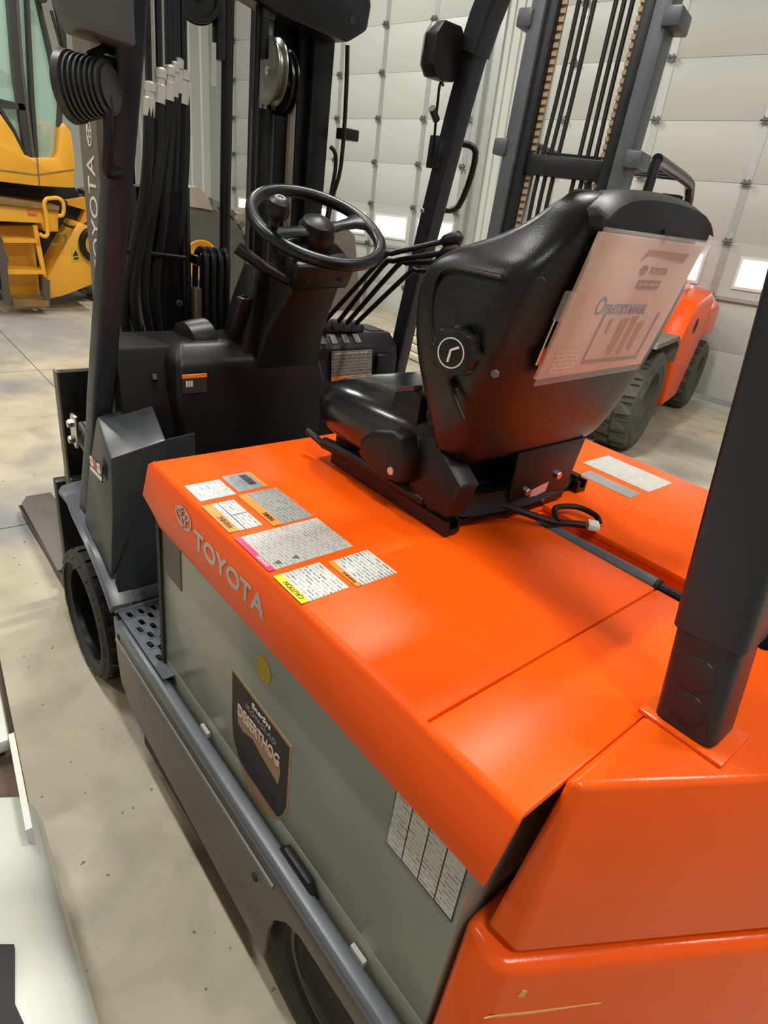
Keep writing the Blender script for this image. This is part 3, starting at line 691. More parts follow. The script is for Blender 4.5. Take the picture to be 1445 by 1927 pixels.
# ---- cowl
CX = 1.415
cowl = G().loft([[(CX - 0.06, -0.475, 0.46), (CX - 0.06, mir(-0.475), 0.46), (1.58, mir(-0.475), 0.46), (1.58, -0.475, 0.46)],
                 [(CX - 0.03, -0.462, 0.86), (CX - 0.03, mir(-0.478), 0.86), (1.58, mir(-0.478), 0.86), (1.58, -0.462, 0.86)],
                 [(CX, -0.458, 1.022), (CX, -0.96, 1.022), (1.56, -0.96, 1.022), (1.56, -0.458, 1.022)]]).obj('cowl', DASHP, FL, bev=0.010)
# raised shoulder left of the column
G().loft([[(CX - 0.075, -0.60, 0.60), (CX - 0.075, -0.99, 0.60), (CX + 0.05, -0.99, 0.60), (CX + 0.05, -0.60, 0.60)],
          [(CX - 0.080, -0.57, 0.93), (CX - 0.080, -0.99, 0.93), (CX + 0.05, -0.99, 0.93), (CX + 0.05, -0.565, 0.93)],
          [(CX - 0.070, -0.575, 0.995), (CX - 0.070, -0.97, 0.995), (CX + 0.06, -0.97, 0.995), (CX + 0.06, -0.565, 0.995)],
          [(CX - 0.030, -0.60, 1.035), (CX - 0.030, -0.96, 1.035), (CX + 0.09, -0.96, 1.035), (CX + 0.09, -0.585, 1.035)]]).obj('shoulder', DASHP, cowl, bev=0.012, seg=3)
G().lathe([(0.055, -0.04), (0.058, 0.0), (0.058, 0.02), (0.050, 0.026), (0.0, 0.028)], (CX + 0.035, -0.675, 1.015), (0.12, -1, 0.05), 36).obj('brake_housing', DASHP, cowl)
pb = G().loft([[(CX + 0.0 - 0.20 * t * 0.2 + ax_, -0.735 - 0.02 * t + ay_, 0.99 + 0.15 * t) for ax_, ay_ in ((-wv, -wv * 0.8), (wv, -wv * 0.8), (wv, wv * 0.8), (-wv, wv * 0.8))] for t, wv in ((0, 0.014), (0.3, 0.014), (0.8, 0.018), (1.0, 0.019))]).obj('parking_brake_lever', DASHP, FL, bev=0.006)
G().lathe([(0.007, 0), (0.006, 0.004)], (CX - 0.04, -0.755, 1.14), (0, 0, 1), 12).obj('release_button', BLACKP, pb)
# right instrument box with lever slots
bx = G().loft([[(CX - 0.02, -0.985, 0.86), (CX - 0.02, -1.305, 0.86), (1.56, -1.305, 0.86), (1.56, -0.985, 0.86)],
               [(CX - 0.008, -0.975, 0.995), (CX - 0.008, -1.302, 0.995), (1.56, -1.302, 0.995), (1.56, -0.975, 0.995)],
               [(CX + 0.03, -0.975, 1.028), (CX + 0.03, -1.298, 1.028), (1.56, -1.298, 1.028), (1.56, -0.975, 1.028)]]).obj('instrument_box', DASHP, FL, bev=0.006)
G().bb(CX + 0.035, 1.53, -0.985, -1.20, 1.024, 1.050).obj('lever_plinth', BLACKP, bx, bev=0.006)
for k in range(4):
    yy = -1.02 - 0.042 * k
    G().prism([(CX + 0.004, 1.004), (CX + 0.024, 1.0235), (CX + 0.024, 1.0275), (CX + 0.002, 1.008)], 'y', yy, yy - 0.020).obj('slot_mark', M('slot_grey', (0.16, 0.155, 0.14, 1), 0.4), bx)
G().loft([[(CX + 0.044, -1.235, 1.0285), (CX + 0.044, -1.285, 1.0285), (CX + 0.10, -1.285, 1.0285), (CX + 0.10, -1.225, 1.0285)], [(CX + 0.044, -1.235, 1.030), (CX + 0.044, -1.285, 1.030), (CX + 0.10, -1.285, 1.030), (CX + 0.10, -1.225, 1.030)]]).obj('cup_recess', DARK, bx)
G().bb(CX - 0.026, CX - 0.012, -1.215, -1.292, 0.885, 0.975).obj('cover_lid', BLACKP, bx, bev=0.006)
def ip(u, v): return at(u, v, 'x', CX - 0.016)
NP = printed('nameplate_print', (0.20, 0.195, 0.18, 1), (0.008, 0.008, 0.008, 1), rows=110, words=32, axis='yz', amount=1.0)
q0, q1 = ip(624, 662), ip(694, 708)
np_ = flat('nameplate', [(CX - 0.0145, q0.y, q0.z), (CX - 0.0145, q1.y, q0.z), (CX - 0.0245, q1.y, q1.z), (CX - 0.0245, q0.y, q1.z)], NP, bx, (-0.003, 0, 0))
flat('band', [(CX - 0.0235, q0.y, q1.z + 0.011), (CX - 0.0235, q1.y, q1.z + 0.011), (CX - 0.0255, q1.y, q1.z - 0.001), (CX - 0.0255, q0.y, q1.z - 0.001)], ORANGEINK, np_, (-0.003, 0, 0))
text('title', 'ELECTRIC FORKLIFT TRUCK', WHITEINK, np_, (CX - 0.0185, q0.y - 0.012, q0.z - 0.008), (0, -1, 0), (0.1, 0, 1), 0.004, width=abs(q1.y - q0.y) * 0.8, bold=0.01)
def cp(u, v): return at(u, v, 'x', CX - 0.086)
a0, a1 = cp(344, 707), cp(390, 738)
wl = flat('warning_label', [(CX - 0.080, a0.y, a0.z - 0.009), (CX - 0.080, a1.y, a0.z - 0.009), (CX - 0.0795, a1.y, a1.z), (CX - 0.0795, a0.y, a1.z)], M('label_black', (0.035, 0.03, 0.028, 1), 0.4), cowl, (-0.004, 0, 0))
flat('band', [(CX - 0.080, a0.y, a0.z), (CX - 0.080, a1.y, a0.z), (CX - 0.080, a1.y, a0.z - 0.008), (CX - 0.080, a0.y, a0.z - 0.008)], ORANGEINK, wl, (-0.0045, 0, 0))
for k in range(3):
    flat('pictogram', [(CX - 0.081, a0.y - 0.008 - 0.006 * k, a0.z - 0.014), (CX - 0.081, a0.y - 0.012 - 0.006 * k, a0.z - 0.014), (CX - 0.081, a0.y - 0.012 - 0.006 * k, a0.z - 0.028), (CX - 0.081, a0.y - 0.008 - 0.006 * k, a0.z - 0.028)], WHITEINK, wl, (-0.0045, 0, 0))
G().tube([(CX - 0.030, -0.535, 0.962), (CX - 0.042, -0.532, 0.952)], 0.007, 10).obj('cowl_knob', DASHP, cowl)

# ---- levers
LV = [[(1.455, -1.048, 1.055), (1.30, -1.105, 1.252), (1.275, -1.113, 1.270), (1.20, -1.139, 1.298)],
      [(1.455, -1.095, 1.050), (1.315, -1.122, 1.232), (1.28, -1.128, 1.252), (1.20, -1.146, 1.276)],
      [(1.455, -1.126, 1.046), (1.285, -1.146, 1.238), (1.255, -1.150, 1.252), (1.20, -1.158, 1.262)],
      [(1.455, -1.160, 1.046), (1.275, -1.180, 1.222), (1.245, -1.185, 1.236), (1.19, -1.192, 1.244)]]
for k, pts in enumerate(LV):
    e_ = Vector(pts[-1]) + (Vector(pts[-1]) - Vector(pts[-2])) * 0.8; pts = pts + [tuple(e_)]
    lv = G().tube(pts, 0.0068, 10, sub=3).obj('hydraulic_lever', BLACKP, FL)
    G().loft([[Vector(pts[0]) + Vector((a * r_, b * r_, h)) for a, b in ((-1, -1), (1, -1), (1, 1), (-1, 1))] for r_, h in ((0.016, -0.012), (0.016, 0.004), (0.011, 0.016))]).obj('boot', RUBBER, lv, bev=0.003)
    e = Vector(pts[-1]); d = (e - Vector(pts[-2])).normalized()
    G().lathe([(0.007, -0.01), (0.014, 0.0), (0.018, 0.02), (0.016, 0.04), (0.006, 0.048)], e, d, 16).obj('knob', BLACKP, lv)
# ---- steering column and wheel
SN = Vector((-0.404, 0.061, 0.913)).normalized(); SC = Vector((1.276, -0.883, 1.317))
sx_ = Vector((0, -1, 0)); sx_ = (sx_ - SN * sx_.dot(SN)).normalized(); sy_ = SN.cross(sx_)      # sx to the right, sy forwards
def sp(a, b, c): return SC + sx_ * a + sy_ * b + SN * c
col = G().loft([[Vector((CX + 0.0 + dx, YC + 0.02 + dy, 0.96)) for dx, dy in ((-0.07, 0.10), (-0.07, -0.10), (0.06, -0.09), (0.06, 0.09))],
                [Vector((CX - 0.045 + dx, YC + 0.015 + dy, 1.07)) for dx, dy in ((-0.05, 0.085), (-0.05, -0.085), (0.06, -0.075), (0.06, 0.075))],
                [sp(a, b, -0.115) for a, b in ((-0.066, -0.062), (0.066, -0.062), (0.06, 0.06), (-0.06, 0.06))],
                [sp(a, b, -0.085) for a, b in ((-0.064, -0.060), (0.064, -0.060), (0.06, 0.06), (-0.06, 0.06))]]).obj('steering_column', DASHP, FL, bev=0.010, seg=3)
pn = G().loft([[sp(a, b, c) for a, b, c in ((-0.080, -0.075, -0.118), (0.080, -0.075, -0.118), (0.085, -0.078, -0.052), (-0.085, -0.078, -0.052))],
          [sp(a, b, c) for a, b, c in ((-0.076, 0.055, -0.110), (0.076, 0.055, -0.110), (0.080, 0.055, -0.045), (-0.080, 0.055, -0.045))]]).obj('column_shroud', DASHP, col, bev=0.012, seg=3)
for a in (-0.045, 0.045):
    G().tube([sp(a, -0.0758, -0.088), sp(a, -0.0795, -0.087)], 0.0065, 10).obj('screw_hole', DARK, col)
G().loft([[sp(a, b, c) for a, b in ((-0.075 - r_, -0.02), (-0.05, -0.05 - r_ * 0.3), (-0.02, -0.02), (-0.02, 0.03), (-0.05, 0.04), (-0.075 - r_, 0.03))] for c, r_ in ((-0.085, 0.012), (-0.055, 0.02), (-0.028, 0.008))]).obj('stalk_housing', BLACKP, col, bev=0.006)
stk = G().tube([at(545, 530, 'x', 1.26), at(500, 505, 'x', 1.285), at(446, 466, 'x', 1.32)], [0.010, 0.0135], 14).obj('direction_stalk', BLACKP, col)
# side wing of the column cover (grey highlight left of the column)
G().loft([[Vector(q) for q in ((CX - 0.06, -0.74, 0.98), (CX - 0.06, -0.80, 0.98), (CX + 0.05, -0.80, 0.98), (CX + 0.05, -0.73, 0.98))],
          [Vector(q) for q in ((CX - 0.045, -0.775, 1.13), (CX - 0.045, -0.84, 1.13), (CX + 0.045, -0.84, 1.13), (CX + 0.045, -0.765, 1.13))],
          [Vector(q) for q in ((CX - 0.030, -0.795, 1.215), (CX - 0.03, -0.86, 1.215), (CX + 0.03, -0.86, 1.215), (CX + 0.03, -0.79, 1.215))]]).obj('column_cover', DASHP, FL, bev=0.010, seg=3)
ring = [sp(0.151 * math.cos(2 * math.pi * k / 72), 0.151 * math.sin(2 * math.pi * k / 72), 0) for k in range(72)]
sw = G().tube(ring, 0.0140, 14, closed=True).obj('steering_wheel', VINYL, FL)
g = G().lathe([(0.040, -0.035), (0.044, -0.012), (0.043, 0.006), (0.036, 0.022), (0.022, 0.030), (0.0, 0.033)], SC - SN * 0.012, SN, 32).obj('hub', DASHP, sw)
for a in (12, 192):
    c, s2 = math.cos(math.radians(a)), math.sin(math.radians(a))
    rings = []
    for t, wd_, th in ((0.030, 0.022, 0.010), (0.075, 0.015, 0.009), (0.115, 0.020, 0.010), (0.152, 0.042, 0.011)):
        o = sp(t * c, t * s2, -0.012 + 0.010 * t / 0.15); pv = sx_ * (-s2) + sy_ * c
        rings.append([o + pv * wd_ * math.cos(q) + SN * th * math.sin(q) for q in [2 * math.pi * k / 12 for k in range(12)]])
    G().loft(rings).obj('spoke', VINYL, sw)
ka = math.radians(193)
kc = sp(0.135 * math.cos(ka), 0.135 * math.sin(ka), 0.010)
kn = G().lathe([(0.009, 0), (0.009, 0.018), (0.018, 0.024), (0.0245, 0.034), (0.0255, 0.048), (0.022, 0.060), (0.012, 0.067), (0.0, 0.069)], kc, SN, 24).obj('spinner_knob', BLACKP, sw)
G().lathe([(0.0125, 0), (0.011, 0.0015)], kc + SN * 0.0665, SN, 20).obj('knob_cap', M('knob_cap_grey', (0.25, 0.25, 0.23, 1), 0.35), sw)

# ---- seat
SEAT = G().loft([[(x, YC + dy, z) for x, dy in ((0.60, 0.19), (0.60, -0.19), (0.90, -0.19), (0.90, 0.19))] for z in (0.948, 0.985)]).obj('seat', BLACKP, FL, bev=0.01, label='black vinyl operator seat')
def seat_ring(z, xr, xf, w, xc):
    L = [(0.0, xr), (0.55 * w, xr), (0.84 * w, xr + 0.003), (0.96 * w, xr + 0.020), (w, xr + 0.05), (w, (xr + xf) / 2 + 0.02), (w * 0.995, xf - 0.022), (w - 0.012, xf - 0.002), (w - 0.036, xf - 0.001), (w - 0.055, xf - 0.030), (w * 0.62, xc + 0.012)]
    pts = [(0.0, xr)] + L[1:] + [(0.0, xc)]
    full = pts + [(-a, b) for a, b in reversed(pts[1:-1])]
    return [(b, YC + a, z) for a, b in full]
SR = [(1.035, 0.575, 0.640, 0.185, 0.632), (1.050, 0.558, 0.632, 0.205, 0.628), (1.10, 0.543, 0.632, 0.228, 0.618), (1.16, 0.529, 0.655, 0.240, 0.605), (1.22, 0.514, 0.682, 0.244, 0.592), (1.29, 0.500, 0.690, 0.244, 0.580),
      (1.325, 0.492, 0.682, 0.238, 0.572), (1.347, 0.487, 0.655, 0.226, 0.566), (1.364, 0.482, 0.622, 0.206, 0.560), (1.382, 0.477, 0.588, 0.188, 0.552), (1.405, 0.473, 0.562, 0.172, 0.545), (1.428, 0.473, 0.546, 0.158, 0.538), (1.441, 0.480, 0.532, 0.136, 0.526), (1.445, 0.495, 0.518, 0.110, 0.514)]
G().loft([seat_ring(*q) for q in SR]).obj('backrest', VINYL, SEAT, sub=2)
# headrest cap: projecting lip over the manual pouch
capr = []
for t in (-1, -0.97, -0.92, -0.85, -0.7, -0.5, -0.25, 0, 0.25, 0.5, 0.7, 0.85, 0.92, 0.97, 1):
    hh = 1.4555 - 0.010 * t * t - 0.022 * t ** 6; b = 1.402
    hw_ = 0.150
    capr.append([(0.466, YC + t * hw_, b), (0.461 + 0.004 * abs(t), YC + t * hw_, b + 0.012), (0.458, YC + t * hw_, hh - 0.012), (0.478, YC + t * hw_, hh - 0.002), (0.510, YC + t * hw_, hh - 0.004), (0.515, YC + t * hw_, b)])
hc = G().loft(capr).obj('headrest_cap', BLACKP, SEAT, ang=60)
G().lathe([(0.011, 0), (0.0105, 0.0015), (0.0, 0.002)], (0.4625, YC - 0.012, 1.412), (-1, 0, 0.15), 16).obj('finger_notch', DARK, SEAT)
# side seams (rolled piping on the left flank) and the recessed flank panel
def flank(u, v, y=-0.6465): return at(u, v, 'y', y)
for s in (1, -1):
    pts = [flank(945, 522), flank(900, 512), flank(850, 503), flank(828, 512), flank(815, 545), flank(812, 590), flank(818, 640), flank(838, 690), flank(855, 730)]
    pts = [p if s > 0 else Vector((p.x, mir(p.y), p.z)) for p in pts]
    G().tube(pts, 0.0035, 8, sub=4).obj('piping', VINYL, SEAT)
# recliner knob on the left flank
kc = flank(868, 660, -0.644)
kn = G().lathe([(0.012, -0.012), (0.012, 0.0), (0.030, 0.002), (0.032, 0.012), (0.030, 0.026), (0.022, 0.029), (0.0, 0.029)], kc, (-0.25, 1, 0.0), 28).obj('lumbar_knob', BLACKP, SEAT)
G().lathe([(0.0205, 0.0), (0.0205, 0.0008), (0.0188, 0.0008), (0.0188, 0.0)], kc + Vector((-0.25, 1, 0)).normalized() * 0.0285, (-0.25, 1, 0), 28, closed=True).obj('dial_ring', WHITEINK, SEAT)
for k in range(8):
    a = math.pi / 4 * k; ax_ = Vector((-0.25, 1, 0)).normalized(); e1 = Vector((0, 0, 1)); e2 = ax_.cross(e1)
    G().lathe([(0.007, 0.003), (0.007, 0.024), (0.004, 0.026)], kc + (e1 * math.cos(a) + e2 * math.sin(a)) * 0.029, ax_, 10).obj('grip', BLACKP, SEAT)
g = G(); ax_ = Vector((-0.25, 1, 0)).normalized(); o = kc + ax_ * 0.0300; e2 = ax_.cross(Vector((0, 0, 1)))
g.tube([o + e2 * 0.002 + Vector((0, 0, -0.012)), o + e2 * 0.000 + Vector((0, 0, 0.004)), o - e2 * 0.011 + Vector((0, 0, 0.010))], 0.0018, 6); g.obj('dial_mark', WHITEINK, SEAT)
bolt(SEAT, flank(1018, 530, -0.655) , (-0.6, 1, 0), 0.006, DARK); bolt(SEAT, flank(932, 703, -0.658), (-0.5, 1, 0), 0.006, FRAMEG)
G().tube([flank(845, 715, -0.642), flank(858, 755, -0.642), flank(872, 790, -0.645)], 0.004, 8).obj('trim_strip', BLACKP, SEAT)
# manual pouch on the rear of the backrest
def pz(t): return 0.4695 + (1.40 - t) * 0.205      # x on the tilted rear face for height t
PY0, PY1 = -0.744, -1.033
PAPER = M('manual_paper', (0.74, 0.55, 0.44, 1), 0.6, var=0.12, vscale=18)
pch = G().loft([[(pz(z) - o_, y, z) for y, z in ((PY0, 1.398), (PY1, 1.398), (PY1 - 0.004, 1.30), (PY1, 1.205), (PY0, 1.198))] for o_ in (0.000, 0.006)]).obj('operator_manual', PAPER, SEAT, bev=0.001, label='pinkish operators manual cover in a clear pouch')
MX, MYV = Vector((0, -1, 0)), Vector((-0.2, 0, 1)).normalized()
def mp(a, z): return Vector((pz(z) - 0.0064, PY0 + (PY1 - PY0) * a, z))
FADE = M('faded_ink', (0.30, 0.14, 0.12, 1), 0.6); FADEB = M('faded_blue_ink', (0.16, 0.20, 0.34, 1), 0.6); FADER = M('faded_red_ink', (0.50, 0.17, 0.11, 1), 0.6)
text('lettering', 'TOYOTA', FADE, pch, mp(0.56, 1.352), MX, MYV, 0.010, width=0.052, bold=0.02)
emblem(pch, mp(0.50, 1.357), MX, MYV, 0.020, FADE)
lb = flat('box_title', [mp(0.50, 1.343), mp(0.73, 1.343), mp(0.73, 1.331), mp(0.50, 1.331)], FADE, pch, (-0.0006, 0, 0))
text('lettering', 'MATERIAL HANDLING', PAPER, pch, mp(0.52, 1.3345) + Vector((-0.0007, 0, 0)), MX, MYV, 0.005, width=0.056)
text('lettering', 'O', FADEB, pch, mp(0.23, 1.292), MX + MYV * 0.0, MYV - MX * 0.15, 0.027, width=0.022, bold=0.01)
text('lettering', "PERATOR'S MANUAL", FADEB, pch, mp(0.315, 1.293), MX, MYV, 0.016, width=0.118, bold=0.012)
for q in ((0.33, 0.35, 1.292, 1.222), (0.33, 0.90, 1.222, 1.2165), (0.88, 0.90, 1.295, 1.222)):
    flat('border', [mp(q[0], q[2]), mp(q[1], q[2]), mp(q[1], q[3]), mp(q[0], q[3])], FADE, pch, (-0.0006, 0, 0))
flat('corner_mark', [mp(0.46, 1.384), mp(0.88, 1.384), mp(0.86, 1.372), mp(0.48, 1.378), mp(0.42, 1.368)], FADER, pch, (-0.0005, 0, 0))
WARNT = printed('faded_small_print', (0.74, 0.55, 0.44, 1), (0.25, 0.12, 0.1, 1), rows=150, words=60, axis='yz', amount=0.8)
flat('small_print', [mp(0.07, 1.245), mp(0.28, 1.245), mp(0.28, 1.205), mp(0.07, 1.205)], WARNT, pch, (-0.0005, 0, 0))
SMUDGE = M('water_stain', (0.45, 0.24, 0.17, 1), 0.6, var=0.25, vscale=40)
for a0_, a1_, z0, z1 in ((0.52, 0.60, 1.285, 1.228), (0.63, 0.69, 1.288, 1.225), (0.72, 0.78, 1.280, 1.232), (0.41, 0.45, 1.285, 1.262)):
    flat('stain', [mp(a0_, z0), mp(a1_, z0 + 0.002), mp(a1_ - 0.01, z1), mp(a0_ + 0.01, z1 + 0.004)], SMUDGE, pch, (-0.0004, 0, 0))
pl = G().loft([[(pz(z) - o_, y, z) for y, z in ((PY0 + 0.006, 1.404), (PY1 - 0.006, 1.404), (PY1 - 0.010, 1.32), (PY1 + 0.012, 1.197), (PY0 + 0.006, 1.190))] for o_ in (0.009, 0.012)]).obj('clear_pouch', CLEAR, SEAT, bev=0.001)
G().tube([mp(0.0, 1.400) + Vector((-0.005, 0, 0)), mp(1.0, 1.402) + Vector((-0.005, 0, 0))], 0.0035, 8).obj('pouch_seam', CLEAR, SEAT)
cl = G().loft([[(pz(z) - o_, y, z) for y, z in ((PY0 + 0.022, 1.325), (PY0 + 0.002, 1.325), (PY0 + 0.002, 1.285), (PY0 + 0.022, 1.285))] for o_ in (0.004, 0.012)]).obj('pouch_clip', CLEAR, SEAT, bev=0.002)
G().tube([(pz(1.285) - 0.006, PY0 + 0.018, 1.286), (pz(1.22) - 0.006, PY0 + 0.016, 1.222)], 0.0012, 6).obj('cord', WHITEINK, SEAT)
flat('red_tag', [(pz(1.235), PY0 + 0.010, 1.24), (pz(1.235), PY0 + 0.002, 1.245), (pz(1.225), PY0 + 0.002, 1.222), (pz(1.225), PY0 + 0.010, 1.22)], REDINK, SEAT, (-0.003, 0, 0))
# cushion
def cring(x, w, z0, z1):
    zm = (z0 + z1) / 2; r_ = []
    for a, b in ((-1, 0), (-0.97, 0.6), (-0.82, 1.0), (-0.45, 0.97), (0, 0.92), (0.45, 0.97), (0.82, 1.0), (0.97, 0.6), (1, 0), (0.95, -0.7), (0.6, -1), (0, -1), (-0.6, -1), (-0.95, -0.7)):
        r_.append((x, YC + a * w, zm + b * (z1 - z0) / 2))
    return r_
G().loft([cring(0.605, 0.19, 1.00, 1.075), cring(0.64, 0.215, 0.975, 1.100), cring(0.74, 0.238, 0.962, 1.108), cring(0.84, 0.240, 0.962, 1.105), cring(0.900, 0.232, 0.968, 1.094), cring(0.938, 0.212, 0.985, 1.070), cring(0.950, 0.17, 1.010, 1.045)]).obj('cushion', M('cushion_vinyl', (0.008, 0.008, 0.009, 1), 0.20, spec=0.6, bump=0.9, bscale=9), SEAT, sub=2)
# seat hip guard with belt anchor
hg = G().loft([[(x, YC + dy, z) for x, z in pts] for dy, pts in ((0.190, [(0.775, 0.985), (0.772, 1.030), (0.745, 1.060), (0.690, 1.078), (0.655, 1.075), (0.640, 1.045), (0.640, 0.985), (0.70, 0.970)]), (0.236, [(0.770, 0.990), (0.768, 1.022), (0.740, 1.046), (0.690, 1.062), (0.665, 1.060), (0.650, 1.035), (0.652, 0.985), (0.70, 0.975)]))]).obj('hip_guard', DASHP, SEAT, bev=0.008, seg=3)
bolt(SEAT, (0.675, YC + 0.2355, 1.000), (0, 1, 0), 0.008)
G().loft([[(x, YC + 0.185 + dy, z) for x, z in ((0.735, 1.06), (0.665, 1.075), (0.665, 1.125), (0.690, 1.135), (0.730, 1.118))] for dy in (0.0, 0.022)]).obj('belt_retractor', BLACKP, SEAT, bev=0.006)
G().box((0.705, YC + 0.197, 1.128), (0.045, 0.020, 0.008), Matrix.Rotation(0.35, 3, 'Y')).obj('belt_webbing', M('belt_brown', (0.10, 0.045, 0.03, 1), 0.7), SEAT, bev=0.002)
G().loft([[(x, YC + 0.165 + dy, z) for x, z in ((0.66, 0.955), (0.56, 0.960), (0.545, 1.02), (0.62, 1.075), (0.665, 1.06))] for dy in (0.0, 0.045)]).obj('side_bracket', BLACKP, SEAT, bev=0.006)
# base: slide rails, suspension skirt, rear plate
for s in (1, -1):
    yy = YC + s * 0.188
    r_ = G().prism([(yy - 0.016, 0.924), (yy - 0.016, 0.948), (yy - 0.010, 0.948), (yy - 0.010, 0.932), (yy + 0.010, 0.932), (yy + 0.010, 0.948), (yy + 0.016, 0.948), (yy + 0.016, 0.924)], 'x', 0.562, 0.885).obj('slide_rail', GREASE, SEAT)
    G().bb(0.575, 0.87, yy - 0.009, yy + 0.009, 0.936, 0.955).obj('slider', BLACKP, SEAT)
for xx in (0.59, 0.85):
    G().bb(xx - 0.012, xx + 0.012, YC - 0.185, YC + 0.185, 0.9235, 0.934).obj('cross_bar', GREASE, SEAT)
sk = []
for t in range(0, 13):
    a = math.pi * t / 12
    sk.append((0.605 - 0.055 * math.sin(a), YC + 0.20 * math.cos(a)))
G().loft([[(x + (0.012 if z > 0.95 else 0.0), YC + (y - YC) * (1 - (z - 0.94) * 0.5), z) for x, y in [(0.80, YC + 0.205)] + sk + [(0.80, YC - 0.205)]] for z in (0.944, 0.962, 0.978)]).obj('suspension_skirt', DASHP, SEAT, ang=50)
rp = G().prism([(YC + 0.055, 0.928), (YC + 0.062, 1.050), (YC - 0.140, 1.050), (YC - 0.115, 0.928)], 'x', 0.558, 0.566).obj('rear_plate', BLACKP, SEAT, bev=0.002)
for dy, z in ((0.012, 0.968), (-0.075, 0.985), (0.032, 0.939), (-0.045, 0.942)):
    bolt(SEAT, (0.558, YC + dy, z), (-1, 0, 0), 0.008 if z > 0.95 else 0.005)
flat('sticker', [(0.5577, YC - 0.002, 0.950), (0.5577, YC - 0.050, 0.957), (0.5577, YC - 0.052, 0.975), (0.5577, YC - 0.004, 0.968)], printed('pink_print', (0.72, 0.33, 0.30, 1), (0.3, 0.05, 0.05, 1), rows=200, words=80, axis='yz'), SEAT, (-0.0008, 0, 0))
G().tube([(0.955, YC + 0.215, 0.965), (0.905, YC + 0.212, 0.955), (0.84, YC + 0.205, 0.952)], 0.0065, 10).obj('slide_handle', BLACKP, SEAT)
G().tube([(0.905, YC + 0.208, 0.957), (0.82, YC + 0.204, 0.962), (0.70, YC + 0.206, 0.964), (0.62, YC + 0.20, 0.962)], 0.012, 10, sub=3).obj('edge_roll', BLACKP, SEAT)
G().tube([(0.58, YC + 0.09, 0.955), (0.545, YC + 0.045, 0.944), (0.50, YC + 0.0, 0.933), (0.475, YC - 0.035, 0.932), (0.462, YC - 0.050, 0.932)], 0.0065, 10, sub=4).obj('harness', HOSE, SEAT)
G().tube([(0.49, YC - 0.005, 0.936), (0.525, YC - 0.045, 0.937), (0.505, YC - 0.085, 0.940), (0.468, YC - 0.092, 0.938), (0.448, YC - 0.075, 0.934)], 0.0055, 10, sub=4).obj('harness', HOSE, SEAT)
G().box((0.452, YC - 0.060, 0.934), (0.020, 0.024, 0.012), Matrix.Rotation(0.7, 3, 'Z')).obj('connector', WHITEINK, SEAT, bev=0.002)
for k in range(2):
    G().tube([(0.447, YC - 0.068 - 0.004 * k, 0.934), (0.444, YC - 0.076 - 0.004 * k, 0.936)], 0.0016, 6).obj('wire', (M('wire_pink', (0.7, 0.1, 0.12, 1), 0.5)), SEAT)

# ================================================================== BATTERY (lifts out of the truck)
BY = -0.392
BT = thing('battery', 'grey-green steel traction battery case under the orange hood', 'battery', (0.6, YC, 0.335))
G().bb(0.190, 1.018, mir(BY), BY, 0.335, 0.855).obj('case', GREYGREEN, BT, bev=0.004)
G().bb(0.192, 1.016, BY - 0.003, BY + 0.0008, 0.335, 0.462).obj('lower_band', GREYGREEN, BT, bev=0.002)
G().loft([[(1.008, BY + 0.001, 0.44), (1.022, BY + 0.001, 0.44), (1.022, BY + 0.006, 0.44), (1.008, BY + 0.006, 0.44)], [(1.008, BY + 0.001, 0.80), (1.022, BY + 0.001, 0.80), (1.022, BY + 0.006, 0.80), (1.008, BY + 0.006, 0.80)]]).obj('edge_strip', DARK, BT)
def bq(x, z): return Vector((x, BY, z))
flat('plate', [bq(1.003, 0.79), bq(0.923, 0.79), bq(0.921, 0.692), bq(1.003, 0.694)], M('worn_plate', (0.075, 0.060, 0.045, 1), 0.5, var=0.35, vscale=60), BT, (0, 0.0015, 0), label='worn brown plate')
flat('yellow_dot', [bq(0.620 + 0.021 * math.cos(a), 0.733 + 0.024 * math.sin(a)) for a in [2 * math.pi * k / 28 for k in range(28)]], M('yellow_dot', (0.36, 0.25, 0.004, 1), 0.5), BT, (0, 0.0012, 0), label='round yellow sticker')
def dp(u, v): return at(400 + u / 4.8167, 1220 + v / 4.8167, 'y', BY)
dc = flat('decal', [dp(*q) for q in ((180, 170), (720, 890), (716, 1000), (690, 1440), (660, 1512), (590, 1555), (500, 1510), (400, 1400), (300, 1200), (240, 1000), (200, 850), (178, 620))], TAN, BT, (0, 0.0010, 0), label='black and tan shield decal')
flat('field', [dp(*q) for q in ((188, 205), (702, 898), (690, 1100), (670, 1430), (640, 1500), (595, 1525), (500, 1390), (400, 1240), (300, 1095), (245, 990), (196, 800), (184, 620))], M('decal_black', (0.016, 0.012, 0.011, 1), 0.45), dc, (0, 0.0016, 0))
flat('banner', [dp(*q) for q in ((235, 495), (560, 965), (615, 1060), (622, 1120), (602, 1230), (545, 1130), (440, 950), (370, 815), (290, 755), (240, 670))], TAN, dc, (0, 0.0022, 0))
text('lettering', 'DESERTHOG', M('banner_ink', (0.62, 0.50, 0.40, 1), 0.5), dc, (dp(240, 610).x, BY + 0.0024, 0.576), LD, LU, 0.026, width=dp(240, 610).x - dp(605, 1130).x, bold=0.02)
text('lettering', 'EnerSys', WHITEINK, dc, (dp(368, 500).x, BY + 0.0018, 0.627), LD, LU, 0.014, width=0.058, bold=0.01)
text('lettering', 'IRONCLAD', M('ironclad_ink', (0.22, 0.2, 0.2, 1), 0.5), dc, (dp(305, 550).x, BY + 0.0018, 0.6125), LD, LU, 0.010, width=0.098, bold=0.01)
GRID = printed('tally_print', (0.50, 0.49, 0.44, 1), (0.10, 0.095, 0.085, 1), rows=130, words=45, axis='xz', amount=0.8)
